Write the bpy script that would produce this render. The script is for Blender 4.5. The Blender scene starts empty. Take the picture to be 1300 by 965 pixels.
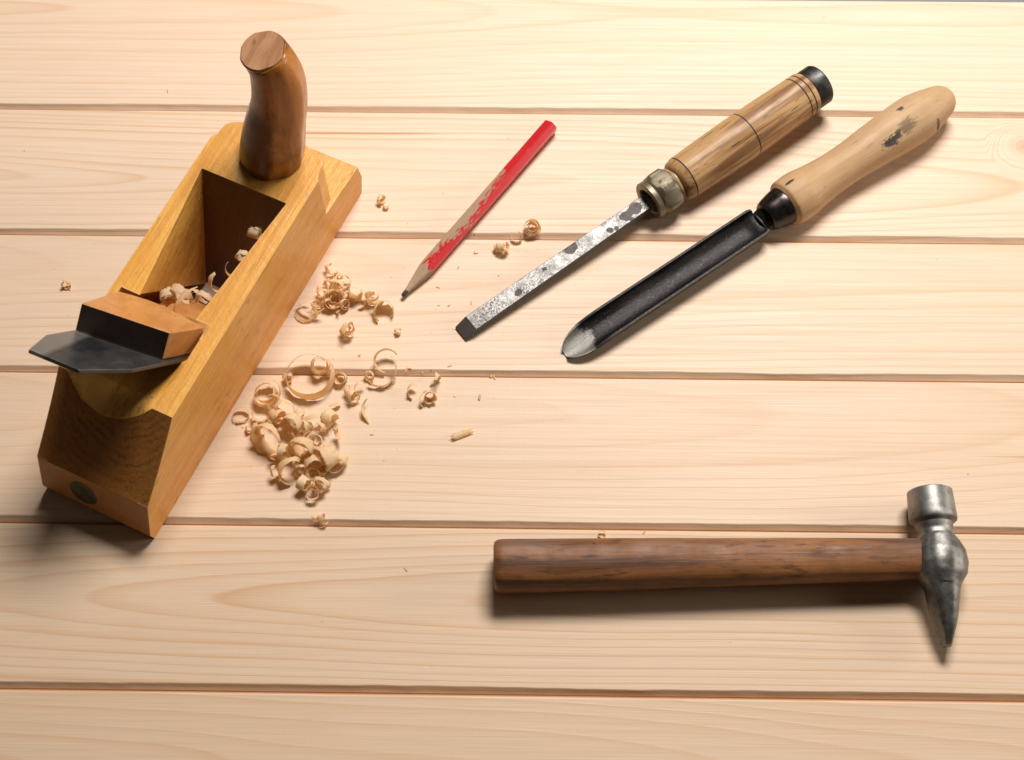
import bpy, bmesh, math, random
from mathutils import Vector, Matrix, noise as mnoise
sc = bpy.context.scene
COL = sc.collection
R = math.radians
CM = 0.01

# ------------------------------------------------------------------ camera
FPX, CXP, CYP = 1805.0, 650.0, 438.0
TH, YAW, ROLL, HC = R(64.7537), R(-1.3304), R(-0.6156), 0.905
fwd = Vector((math.sin(YAW)*math.cos(TH), math.cos(YAW)*math.cos(TH), -math.sin(TH)))
rt0 = Vector((math.cos(YAW), -math.sin(YAW), 0)); up0 = rt0.cross(fwd)
rt = rt0*math.cos(ROLL) + up0*math.sin(ROLL)
upv = -rt0*math.sin(ROLL) + up0*math.cos(ROLL)
CAM = Vector((0, 0, HC))

def at(px, py, z=0.0):
    """point of the place seen at a pixel of the photograph, at height z (cm) above the table"""
    d = fwd + rt*((px-CXP)/FPX) - upv*((py-CYP)/FPX)
    t = (z*CM - CAM.z)/d.z
    return CAM + d*t

def along(P0, D, px, py):
    """distance (cm) along the line P0 + D*s that passes nearest to the ray of a pixel"""
    d = (fwd + rt*((px-CXP)/FPX) - upv*((py-CYP)/FPX)).normalized()
    w = P0 - CAM; b = D.dot(d)
    return (b*d.dot(w) - D.dot(w))/(1-b*b)/CM

# ------------------------------------------------------------------ helpers
def mesh_from(name, verts, faces, mat=None, parent=None, smooth=True, mids=None):
    me = bpy.data.meshes.new(name)
    me.from_pydata([tuple(v) for v in verts], [], faces)
    bm = bmesh.new(); bm.from_mesh(me)
    bmesh.ops.remove_doubles(bm, verts=bm.verts, dist=1e-7)
    bmesh.ops.recalc_face_normals(bm, faces=bm.faces)
    bm.to_mesh(me); bm.free()
    if mids is None:
        for p in me.polygons: p.use_smooth = smooth
    if mat:
        for m in (mat if isinstance(mat, (list, tuple)) else [mat]): me.materials.append(m)
    o = bpy.data.objects.new(name, me); COL.objects.link(o)
    if parent: o.parent = parent
    return o

def raw_mesh(name, verts, faces):
    return mesh_from(name, verts, faces)

def sharp(o, ang=35):
    me = o.data
    bm = bmesh.new(); bm.from_mesh(me)
    for e in bm.edges:
        e.smooth = not (len(e.link_faces) == 2 and e.calc_face_angle(0) > R(ang))
    for f in bm.faces: f.smooth = True
    bm.to_mesh(me); bm.free()

def bevel(o, w, seg=2, ang=30):
    m = o.modifiers.new('bevel', 'BEVEL'); m.width = w; m.segments = seg
    m.limit_method = 'ANGLE'; m.angle_limit = R(ang); m.harden_normals = False
    return m

def apply_mods(o):
    dg = bpy.context.evaluated_depsgraph_get()
    me = bpy.data.meshes.new_from_object(o.evaluated_get(dg))
    o.modifiers.clear(); o.data = me

def boolean(o, cutters):
    for c in cutters:
        m = o.modifiers.new('cut', 'BOOLEAN'); m.operation = 'DIFFERENCE'; m.object = c; m.solver = 'EXACT'
    bpy.context.view_layer.update()
    apply_mods(o)

def empty(name, label, cat, mat=None, group=None):
    o = bpy.data.objects.new(name, None); COL.objects.link(o)
    o.empty_display_size = .02
    o['label'] = label; o['category'] = cat
    if group: o['group'] = group
    if mat is not None: o.matrix_world = mat
    return o

def tag(o, label, cat, group=None):
    o['label'] = label; o['category'] = cat
    if group: o['group'] = group
    return o

def frame(P0, D, up=Vector((0, 0, 1)), roll=0):
    X = D.normalized(); Y = up.cross(X).normalized(); Z = X.cross(Y)
    M = Matrix(((X.x, Y.x, Z.x, P0.x), (X.y, Y.y, Z.y, P0.y), (X.z, Y.z, Z.z, P0.z), (0, 0, 0, 1)))
    return M @ Matrix.Rotation(roll, 4, 'X')

def lathe(name, prof, mat, parent, seg=56, wob=0.0, seed=0):
    """prof: list of (x, r) in cm along local X"""
    vs, fs = [], []
    n = len(prof)
    for i, (x, r) in enumerate(prof):
        for k in range(seg):
            a = 2*math.pi*k/seg
            rr = r*(1+wob*mnoise.noise(Vector((x*.4, math.cos(a)*.8+seed, math.sin(a)*.8))))
            vs.append((x*CM, rr*CM*math.cos(a), rr*CM*math.sin(a)))
    for i in range(n-1):
        for k in range(seg):
            k2 = (k+1) % seg
            fs.append((i*seg+k, i*seg+k2, (i+1)*seg+k2, (i+1)*seg+k))
    fs.append(tuple(range(seg-1, -1, -1))); fs.append(tuple((n-1)*seg+k for k in range(seg)))
    o = mesh_from(name, vs, fs, mat, parent); sharp(o, 32)
    return o

def smooth_prof(pts, sub=8):
    """Catmull-Rom through (x, r) points"""
    out = []
    P = [pts[0]]+list(pts)+[pts[-1]]
    for i in range(1, len(P)-2):
        p0, p1, p2, p3 = P[i-1], P[i], P[i+1], P[i+2]
        for k in range(sub):
            t = k/sub
            out.append(tuple(.5*((2*p1[j])+(-p0[j]+p2[j])*t+(2*p0[j]-5*p1[j]+4*p2[j]-p3[j])*t*t+(-p0[j]+3*p1[j]-3*p2[j]+p3[j])*t**3) for j in range(len(p1))))
    out.append(tuple(pts[-1]))
    return out

def loft(name, rings, mat, parent, cap=True, sharp_ang=40):
    n = len(rings[0]); vs = [tuple(c*CM for c in v) for r in rings for v in r]; fs = []
    for i in range(len(rings)-1):
        for k in range(n):
            k2 = (k+1) % n
            fs.append((i*n+k, i*n+k2, (i+1)*n+k2, (i+1)*n+k))
    if cap:
        fs.append(tuple(range(n-1, -1, -1))); fs.append(tuple((len(rings)-1)*n+k for k in range(n)))
    o = mesh_from(name, vs, fs, mat, parent); sharp(o, sharp_ang)
    return o

# ------------------------------------------------------------------ node helper
class NT:
    def __init__(s, name):
        s.m = bpy.data.materials.new(name); s.m.use_nodes = True
        s.t = s.m.node_tree; s.t.nodes.clear()
        s.out = s.t.nodes.new('ShaderNodeOutputMaterial')
    def n(s, typ, ins=None, **kw):
        nd = s.t.nodes.new('ShaderNode'+typ)
        for k, v in kw.items(): setattr(nd, k, v)
        for k, v in (ins or {}).items(): s.set(nd, k, v)
        return nd
    def set(s, nd, k, v):
        sock = nd.inputs[k]
        if isinstance(v, bpy.types.NodeSocket): s.t.links.new(v, sock)
        else: sock.default_value = v
    def math(s, op, a, b=0.0, c=None, clamp=False):
        nd = s.n('Math', {0: a, 1: b}, operation=op, use_clamp=clamp)
        if c is not None: s.set(nd, 2, c)
        return nd.outputs[0]
    def mapping(s, vec, scale=(1, 1, 1), loc=(0, 0, 0), rot=(0, 0, 0)):
        return s.n('Mapping', {'Vector': vec, 'Scale': scale, 'Location': loc, 'Rotation': rot}).outputs[0]
    def noise(s, vec, scale, detail=4, rough=.55, dist=0.0):
        return s.n('TexNoise', {'Vector': vec, 'Scale': scale, 'Detail': detail, 'Roughness': rough, 'Distortion': dist}).outputs[0]
    def ramp(s, fac, stops, interp='LINEAR'):
        nd = s.n('ValToRGB', {0: fac}); cr = nd.color_ramp; cr.interpolation = interp
        while len(cr.elements) < len(stops): cr.elements.new(.5)
        for e, (p, c) in zip(cr.elements, stops):
            e.position = p; e.color = (c, c, c, 1) if isinstance(c, (int, float)) else (*c, 1)
        return nd.outputs[0]
    def mix(s, fac, a, b, blend='MIX'):
        nd = s.n('Mix', data_type='RGBA', blend_type=blend)
        s.set(nd, 0, fac)
        for i, v in ((6, a), (7, b)):
            if isinstance(v, tuple): v = (*v[:3], 1)
            s.set(nd, i, v)
        return nd.outputs[2]
    def bump(s, h, strength=.3, dist=.001):
        return s.n('Bump', {'Height': h, 'Strength': strength, 'Distance': dist}).outputs[0]
    def obj(s):
        return s.n('TexCoord').outputs['Object']
    def bsdf(s, **kw):
        nd = s.n('BsdfPrincipled')
        for k, v in kw.items():
            k = k.replace('_', ' ')
            if isinstance(v, tuple) and len(v) == 3 and 'Color' in k: v = (*v, 1)
            s.set(nd, k, v)
        s.t.links.new(nd.outputs[0], s.out.inputs[0])
        return nd

# ------------------------------------------------------------------ pine of the tabletop
_k = [at(1303, 186), at(1112, 409), at(2, 432)]
KNOTS = [(_k[0].x, _k[0].y, .75, .007, .024)]
def pine():
    s = NT('pine_planks'); p = s.obj()
    sep = s.n('SeparateXYZ', {0: p}); x, y, z = sep.outputs
    at1 = s.n('Attribute', attribute_name='ring'); a = s.n('SeparateXYZ', {0: at1.outputs['Vector']}).outputs
    at2 = s.n('Attribute', attribute_name='tone'); b = s.n('SeparateXYZ', {0: at2.outputs['Vector']}).outputs
    seed = s.n('CombineXYZ', {0: s.math('MULTIPLY', b[0], 3.1), 1: 0.0, 2: b[0]}).outputs[0]
    ps = s.n('VectorMath', {0: p, 1: seed}, operation='ADD').outputs[0]
    w1 = s.math('SUBTRACT', s.noise(s.mapping(ps, (2.2, 9, 1)), 1.0, 2, .5), .5)
    w2 = s.math('SUBTRACT', s.noise(s.mapping(ps, (7, 60, 1)), 1.0, 3, .5), .5)
    w3 = s.math('SUBTRACT', s.noise(s.mapping(ps, (2.0, 3, 1), loc=(5, 2, 0)), 1.0, 1, .5), .5)
    dy = s.math('ADD', s.math('SUBTRACT', y, a[0]), s.math('MULTIPLY', w1, .018))
    dz = s.math('ADD', s.math('MULTIPLY_ADD', x, a[2], a[1]), s.math('MULTIPLY', w3, .03))
    r = s.math('SQRT', s.math('ADD', s.math('MULTIPLY', dy, dy), s.math('MULTIPLY', dz, dz)))
    r = s.math('ADD', r, s.math('MULTIPLY', w2, .0016))
    kcol = None
    for (kx, ky, sx, r0_, r1_) in KNOTS:
        kd = s.math('SQRT', s.math('ADD', s.math('POWER', s.math('MULTIPLY', s.math('SUBTRACT', x, kx), sx), 2.0), s.math('POWER', s.math('SUBTRACT', y, ky), 2.0)))
        kd = s.math('ADD', kd, s.math('MULTIPLY', w2, .006))
        m = s.ramp(kd, [(r0_, 1.0), (r1_, 0.0)])
        r = s.math('ADD', s.math('MULTIPLY', r, s.math('SUBTRACT', 1.0, m)), s.math('MULTIPLY', s.math('MULTIPLY', kd, 1.6), m))
        kc = s.ramp(kd, [(r0_*.3, .6), (r0_*.8, .15), (r0_*1.6, 0.0)])
        kcol = kc if kcol is None else s.math('MAXIMUM', kcol, kc)
    r2 = s.math('ADD', s.math('MULTIPLY', r, 185), s.math('MULTIPLY', s.noise(s.n('CombineXYZ', {0: s.math('MULTIPLY', r, 60), 1: b[0]}).outputs[0], 1.0, 1), 3.0))
    fr = s.math('FRACT', r2)
    ringm = s.ramp(fr, [(0, 0.15), (.08, 0.0), (.55, .08), (.82, .6), (.92, 1.0), (.97, .6), (1, .15)])
    # ring strength differs from ring to ring, and in patches along the board
    rid = s.noise(s.n('CombineXYZ', {0: s.math('MULTIPLY', r2, .37), 1: b[0]}).outputs[0], 1.0, 1)
    amp = s.math('MULTIPLY', s.ramp(rid, [(.3, .25), (.7, 1.0)]), s.ramp(s.noise(s.mapping(ps, (1.2, 14, 1)), 1.0, 2), [(.3, .45), (.7, 1.0)]))
    amp = s.math('MULTIPLY', amp, s.math('MULTIPLY', b[1], .85), clamp=True)
    base = s.mix(s.noise(s.mapping(ps, (1.5, 26, 1)), 1.0, 4), (.83, .658, .505), (.79, .578, .395))
    late = s.mix(s.noise(s.mapping(ps, (2, 40, 1)), 1.0, 2), (.64, .345, .155), (.68, .41, .21))
    col = s.mix(s.math('MULTIPLY', ringm, amp), base, late)
    col = s.mix(kcol, col, (.36, .17, .07))
    # fine fibres
    fib = s.noise(s.mapping(ps, (14, 1500, 300)), 1.0, 3, .6)
    fib2 = s.noise(s.mapping(ps, (5, 420, 100)), 1.0, 2, .6)
    col = s.mix(s.ramp(fib, [(.40, .0), (.72, .26)]), col, (.52, .32, .18), 'MIX')
    col = s.mix(s.ramp(fib2, [(.45, .0), (.8, .2)]), col, (.60, .38, .21), 'MIX')
    # cross ripple left by the planer
    rip = s.n('TexWave', {'Vector': s.mapping(ps, (1, .06, 1)), 'Scale': 75.0, 'Distortion': 1.5, 'Detail': 1.0}, wave_type='BANDS', bands_direction='X').outputs[1]
    # sparse resin streaks
    st = s.noise(s.mapping(ps, (1.9, 160, 1), loc=(3, 0, 0)), 1.0, 1, .4)
    col = s.mix(s.ramp(st, [(.755, 0.0), (.80, .85)]), col, (.50, .24, .09))
    # specks
    vor = s.n('TexVoronoi', {'Vector': s.mapping(ps, (1, 1, 0)), 'Scale': 38.0}, feature='F1').outputs
    spk = s.ramp(vor[0], [(.015, 1.0), (.03, 0.0)])
    spk = s.math('MULTIPLY', spk, s.ramp(s.n('SeparateXYZ', {0: vor[1]}).outputs[0], [(.80, 0.0), (.82, .75)]))
    col = s.mix(spk, col, (.30, .15, .07))
    col = s.mix(1.0, col, s.n('CombineColor', {0: b[2], 1: s.math('POWER', b[2], 1.25), 2: s.math('POWER', b[2], 1.7)}).outputs[0], 'MULTIPLY')
    h = s.math('ADD', s.math('MULTIPLY', fib, .5), s.math('ADD', s.math('MULTIPLY', ringm, .35), s.math('MULTIPLY', rip, .025)))
    rough = s.ramp(fib2, [(.3, .42), (.8, .6)])
    s.bsdf(Base_Color=col, Roughness=rough, Normal=s.bump(h, .35, .0006), Specular_IOR_Level=.35)
    return s.m

def tonguemat():
    s = NT('groove_wood'); p = s.obj()
    f = s.noise(s.mapping(p, (4, 500, 100)), 1.0, 3)
    s.bsdf(Base_Color=s.mix(f, (.42, .20, .09), (.55, .29, .14)), Roughness=.7)
    return s.m

# ------------------------------------------------------------------ generic oiled wood, grain along local axis
def wood(name, c1, c2, dark, axis=0, gscale=1.0, streak=.5, pores=.3, rough=.38, coat=.0, spots=0.0, spotcol=(.05, .03, .02),
         blotch=None, blotch_amt=0.0, bumps=.25, streak_ramp=(.48, .62), wave=0.0):
    s = NT(name); p = s.obj()
    sc3 = [90*gscale]*3; sc3[axis] = 5*gscale
    sf = [700*gscale]*3; sf[axis] = 22*gscale
    sp = [420*gscale]*3; sp[axis] = 60*gscale
    if wave:
        wn = s.n('TexNoise', {'Vector': p, 'Scale': 18.0, 'Detail': 2.0}).outputs[1]
        p2 = s.n('VectorMath', {0: p, 1: s.n('VectorMath', {0: wn, 1: (wave, wave, wave)}, operation='MULTIPLY').outputs[0]}, operation='ADD').outputs[0]
    else: p2 = p
    big = s.noise(s.mapping(p2, tuple(sc3)), 1.0, 3, .55, .3)
    fine = s.noise(s.mapping(p, tuple(sf)), 1.0, 3, .6)
    pore = s.noise(s.mapping(p, tuple(sp), loc=(.3, .1, .7)), 1.0, 1, .5)
    cloud = s.noise(p, 28.0, 3)
    col = s.mix(s.ramp(cloud, [(.3, 0.0), (.7, 1.0)]), c1, c2)
    col = s.mix(s.math('MULTIPLY', s.ramp(big, [(streak_ramp[0], 0.0), (streak_ramp[1], 1.0)]), streak), col, dark)
    col = s.mix(s.math('MULTIPLY', s.ramp(fine, [(.4, 0.0), (.75, 1.0)]), .35), col, dark)
    col = s.mix(s.math('MULTIPLY', s.ramp(pore, [(.66, 0.0), (.74, 1.0)]), pores), col, tuple(c*.45 for c in dark))
    if blotch:
        bn = s.noise(s.mapping(p, (1, 1, 1), loc=(1.7, .2, .4)), 22.0, 5, .65)
        col = s.mix(s.math('MULTIPLY', s.ramp(bn, [(.50, 0.0), (.68, 1.0)]), blotch_amt), col, blotch)
    if spots:
        v = s.noise(s.mapping(p, (1, 1, 1), loc=(.11, .5, .9)), 240.0, 2, .5)
        msk = s.math('MULTIPLY', s.ramp(v, [(.70, 0.0), (.76, 1.0)]), s.ramp(s.noise(p, 40.0, 1), [(.45, 0.0), (.6, 1.0)]))
        col = s.mix(s.math('MULTIPLY', msk, spots), col, spotcol)
    h = s.math('ADD', fine, s.math('MULTIPLY', s.noise(p, 160.0, 3), .6))
    s.bsdf(Base_Color=col, Roughness=s.ramp(s.noise(p, 90.0, 3), [(.3, rough-.06), (.7, rough+.12)]),
           Normal=s.bump(h, bumps, .0010), Coat_Weight=coat, Coat_Roughness=.18, Specular_IOR_Level=.32)
    return s.m, s, col

def metal(name, c1, c2, rough=(.3, .55), metallic=1.0, nscale=60.0, bumpd=.0004, bstr=.3, spots=None, spotscale=120.0, th=(.58, .64), stretch=None):
    s = NT(name); p = s.obj()
    q = s.mapping(p, stretch) if stretch else p
    n1 = s.noise(q, nscale, 5, .65)
    n2 = s.noise(p, nscale*4, 4, .6)
    col = s.mix(s.ramp(n1, [(.35, 0.0), (.65, 1.0)]), c1, c2)
    met = metallic
    if spots:
        v = s.noise(p, spotscale, 3, .5)
        m = s.ramp(v, [(th[0], 0.0), (th[1], 1.0)])
        col = s.mix(m, col, spots); met = s.math('MULTIPLY', s.math('SUBTRACT', 1.0, m), metallic)
    s.bsdf(Base_Color=col, Metallic=met, Roughness=s.ramp(n2, [(.3, rough[0]), (.7, rough[1])]),
           Normal=s.bump(s.math('ADD', n1, s.math('MULTIPLY', n2, .5)), bstr, bumpd))
    return s.m

# ================================================================== SETTING
def build_tabletop():
    W = .11; Y0 = .62281
    # ring = (yc, zc, slope) per board;  tone = (seed, grain amplitude, brightness)
    params = {      # boards counted from the one above the first full groove
        -1: ((.040, .030, .020), (1.3, .75, 1.035)),
        0: ((-.006, .024, .045), (3.9, 1.1, 1.025)),
        1: ((.030, .055, .020), (2.7, .60, 1.0)),
        2: ((.030, .060, .030), (5.2, .50, .965)),
        3: ((.006, .020, -.040), (8.3, 1.4, .915)),
        4: ((.010, .040, .040), (9.9, .9, .905)),
        5: ((-.02, .05, .03), (11.2, .9, .96)),
        6: ((-.02, .05, .03), (12.2, .9, .96))}
    vs, fs, rings, tones, mids = [], [], [], [], []
    xs = [-.75 + i*.005 for i in range(311)]
    for n in range(0, 8):
        yt = Y0 - (n-1)*W; yb = yt - W      # far edge, near edge
        yc = (yt+yb)/2
        i0 = len(vs)
        for x in xs:
            j = .0004*mnoise.noise(Vector((x*60, n*7.7, 0)))+.0008*mnoise.noise(Vector((x*9, n*3.1, 5)))
            k = .00012*mnoise.noise(Vector((x*60, n*5.7, 9)))
            # profile over y from far edge to near edge (near edge: wide chamfer, seen dark from the camera)
            prof = [(yt-.0009, -.0046), (yt-.0010, -.0010+k), (yt-.0014, -.0003+k), (yt-.0022, 0), (yb+.0046+j, 0), (yb+.0040+j, -.0004), (yb+.0012, -.0034), (yb+.0009, -.0046)]
            for q in prof: vs.append((x, q[0], q[1]))
        m = 8
        for i in range(len(xs)-1):
            for k in range(m-1):
                a = i0+i*m+k
                fs.append((a, a+m, a+m+1, a+1)); mids.append(0)
                rg, tn = params[n-1] if (n-1) in params else params[6]
                rings.append((yc+rg[0], rg[1], rg[2])); tones.append(tn)
        # tongue closing the joint
        i1 = len(vs)
        for x in (xs[0], xs[-1]):
            vs.append((x, yb+.0015, -.0044)); vs.append((x, yb-.0015, -.0044))
        fs.append((i1, i1+2, i1+3, i1+1)); mids.append(1); rings.append((0, 0, 0)); tones.append((0, 0, 1))
    # underside and back edge of the whole top
    ya, yz = Y0+W-.0009, Y0-7*W+.0009
    i1 = len(vs)
    for x in (xs[0], xs[-1]):
        for (yy, zz) in ((ya, -.0046), (ya, -.028), (yz, -.028), (yz, -.0046)): vs.append((x, yy, zz))
    for k in range(3):
        fs.append((i1+k, i1+k+1, i1+k+5, i1+k+4)); mids.append(0); rings.append((0, .05, .03)); tones.append((1, .5, 1))
    me = bpy.data.meshes.new('tabletop'); me.from_pydata(vs, [], fs)
    me.materials.append(pine()); me.materials.append(tonguemat())
    for i in range(len(fs)): me.polygons[i].material_index = mids[i]
    for nm, data in (('ring', rings), ('tone', tones)):
        me.attributes.new(nm, 'FLOAT_VECTOR', 'FACE')
        me.attributes[nm].data.foreach_set('vector', [c for v in data for c in v])
    o = bpy.data.objects.new('tabletop', me); COL.objects.link(o)
    o['kind'] = 'structure'; o['label'] = 'pale pine planks with shadowed grooves between them'
    # floor far below, only a sliver of it shows past the far edge of the boards
    s = NT('floor_concrete'); p = s.obj()
    s.bsdf(Base_Color=s.mix(s.noise(p, 6.0, 5), (.42, .41, .40), (.52, .51, .49)), Roughness=.8)
    f = mesh_from('floor', [(-4, -3, -.75), (4, -3, -.75), (4, 5, -.75), (-4, 5, -.75)], [(0, 1, 2, 3)], s.m)
    f['kind'] = 'structure'
build_tabletop()

# ================================================================== HAND PLANE
def plane_mats():
    # body: yellow varnished beech, its rear slope darkened by hands and showing arched end grain
    def body_mat(name, c1, c2, dark, rearmask):
        s = NT(name); p = s.obj()
        fl = s.noise(s.mapping(p, (60, 900, 260)), 1.0, 2, .6)
        gr = s.noise(s.mapping(p, (5, 110, 60)), 1.0, 4, .6, .4)
        cl = s.noise(p, 24.0, 4, .6)
        col = s.mix(s.ramp(cl, [(.32, 0.0), (.68, 1.0)]), c1, c2)
        col = s.mix(s.math('MULTIPLY', s.ramp(gr, [(.42, 0.0), (.7, 1.0)]), .55), col, dark)
        col = s.mix(s.ramp(fl, [(.60, 0.0), (.70, .45)]), col, tuple(c*.5 for c in dark))
        lin = s.noise(s.mapping(p, (9, 520, 420), loc=(1, 3, 2)), 1.0, 3, .65)
        col = s.mix(s.ramp(lin, [(.46, 0.0), (.70, .5)]), col, dark)
        # grime scuffs
        g = s.noise(s.mapping(p, (55, 160, 160)), 1.0, 5, .7)
        gm = s.math('MULTIPLY', s.ramp(g, [(.60, 0.0), (.70, 1.0)]), s.ramp(s.noise(p, 30.0, 2), [(.50, 0.0), (.62, .75)]))
        col = s.mix(gm, col, (.06, .035, .015))
        # worn pale patches
        wp = s.noise(s.mapping(p, (40, 40, 40), loc=(2, 2, 2)), 1.0, 5, .7)
        col = s.mix(s.ramp(wp, [(.60, 0.0), (.72, .35)]), col, (.76, .46, .14))
        rough = s.ramp(s.noise(p, 120.0, 3), [(.3, .30), (.7, .46)])
        if rearmask:
            sp = s.n('SeparateXYZ', {0: p}); x, y, z = sp.outputs
            geo = s.n('SeparateXYZ', {0: s.n('VectorTransform', {0: s.n('NewGeometry').outputs['True Normal']}, vector_type='NORMAL', convert_from='WORLD', convert_to='OBJECT').outputs[0]})
            nx = geo.outputs[0]
            rm = s.math('MULTIPLY', s.math('LESS_THAN', nx, -.58), s.math('LESS_THAN', x, .075))
            # arched annual rings: centre of the log above the plane
            wob = s.math('MULTIPLY', s.math('SUBTRACT', s.noise(p, 55.0, 4, .6), .5), .010)
            dy = s.math('SUBTRACT', y, .036); dz = s.math('SUBTRACT', z, .105)
            rr = s.math('ADD', s.math('SQRT', s.math('ADD', s.math('MULTIPLY', dy, dy), s.math('MULTIPLY', dz, dz))), wob)
            arc = s.math('FRACT', s.math('MULTIPLY', rr, 260))
            am = s.ramp(arc, [(0, .9), (.35, .05), (.7, .35), (1, 1.0)])
            ang = s.math('ARCTAN2', dy, dz)
            brk = s.ramp(s.noise(s.n('CombineXYZ', {0: s.math('MULTIPLY', ang, 3.5), 1: s.math('MULTIPLY', rr, 420.0), 2: 0.0}).outputs[0], 1.0, 4, .65), [(.40, 0.0), (.64, .75)])
            # wear: the middle is black with hand grease, the sides and the lower end keep more varnish
            mid = s.math('MULTIPLY', s.ramp(s.math('ABSOLUTE', s.math('SUBTRACT', y, .043)), [(.018, 1.0), (.040, .45)]),
                         s.ramp(s.math('ADD', s.math('ADD', z, s.math('MULTIPLY', s.math('POWER', s.math('ABSOLUTE', s.math('SUBTRACT', y, .060)), 2.0), 1.7)), s.math('MULTIPLY', wob, .35)), [(.0445, .22), (.0475, 1.0)]))
            lo = s.mix(s.math('MULTIPLY', mid, .9), s.mix(s.math('GREATER_THAN', z, .0384), (.50, .215, .042), (.46, .19, .035)), (.33, .125, .026))
            ec = s.mix(s.math('MULTIPLY', s.math('MULTIPLY', am, brk), s.math('MULTIPLY_ADD', mid, .9, .1, clamp=True)), lo, (.04, .020, .008))
            pr = s.ramp(s.noise(s.mapping(p, (300, 900, 500)), 1.0, 2), [(.55, 0.0), (.68, .35)])
            ec = s.mix(pr, ec, (.035, .02, .008))
            col = s.mix(rm, col, ec)
            # trough behind the iron: bounced light painted in as gold, dark mottling at right
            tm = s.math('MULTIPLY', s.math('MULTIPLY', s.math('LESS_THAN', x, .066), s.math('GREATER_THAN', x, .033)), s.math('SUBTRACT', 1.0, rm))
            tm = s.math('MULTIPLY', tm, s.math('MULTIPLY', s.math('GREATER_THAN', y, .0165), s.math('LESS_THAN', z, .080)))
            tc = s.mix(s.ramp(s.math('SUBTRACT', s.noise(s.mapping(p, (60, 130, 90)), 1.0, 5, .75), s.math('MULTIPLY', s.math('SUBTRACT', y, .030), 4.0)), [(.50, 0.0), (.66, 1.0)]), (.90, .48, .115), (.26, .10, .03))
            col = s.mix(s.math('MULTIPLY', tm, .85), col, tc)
            # front wall of the throat: its shade painted in as dark wood colour
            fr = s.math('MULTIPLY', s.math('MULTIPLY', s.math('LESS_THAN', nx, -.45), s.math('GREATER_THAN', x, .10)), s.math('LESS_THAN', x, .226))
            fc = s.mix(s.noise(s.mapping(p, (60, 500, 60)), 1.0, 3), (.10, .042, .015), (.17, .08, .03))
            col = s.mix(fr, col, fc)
            rough = s.mix(rm, rough, (.45, .45, .45))
        # edges rubbed pale, with grime beside them
        bv = s.n('Bevel', {'Radius': .0022}, samples=6).outputs[0]
        gn = s.n('NewGeometry').outputs['True Normal']
        ed = s.math('SUBTRACT', 1.0, s.n('VectorMath', {0: bv, 1: gn}, operation='DOT_PRODUCT').outputs['Value'])
        ed = s.math('ADD', ed, s.math('MULTIPLY', s.math('SUBTRACT', s.noise(p, 130.0, 4, .7), .55), .16))
        sp_ = s.n('SeparateXYZ', {0: p}).outputs
        outer = s.math('MAXIMUM', s.math('GREATER_THAN', s.math('ABSOLUTE', s.math('SUBTRACT', sp_[1], .042)), .034), s.math('GREATER_THAN', sp_[2], .072))
        col = s.mix(s.math('MULTIPLY', outer, s.ramp(ed, [(.05, 0.0), (.12, .5)])), col, (.76, .50, .20))
        h = s.math('ADD', s.math('MULTIPLY', fl, .5), s.math('ADD', gr, s.noise(p, 260.0, 3)))
        s.bsdf(Base_Color=col, Roughness=rough, Normal=s.bump(h, .4, .0008), Coat_Weight=.08, Coat_Roughness=.25, Specular_IOR_Level=.4)
        return s.m
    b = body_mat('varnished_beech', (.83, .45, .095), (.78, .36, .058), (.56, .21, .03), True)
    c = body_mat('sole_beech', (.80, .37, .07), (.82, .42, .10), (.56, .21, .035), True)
    return b, c

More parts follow.
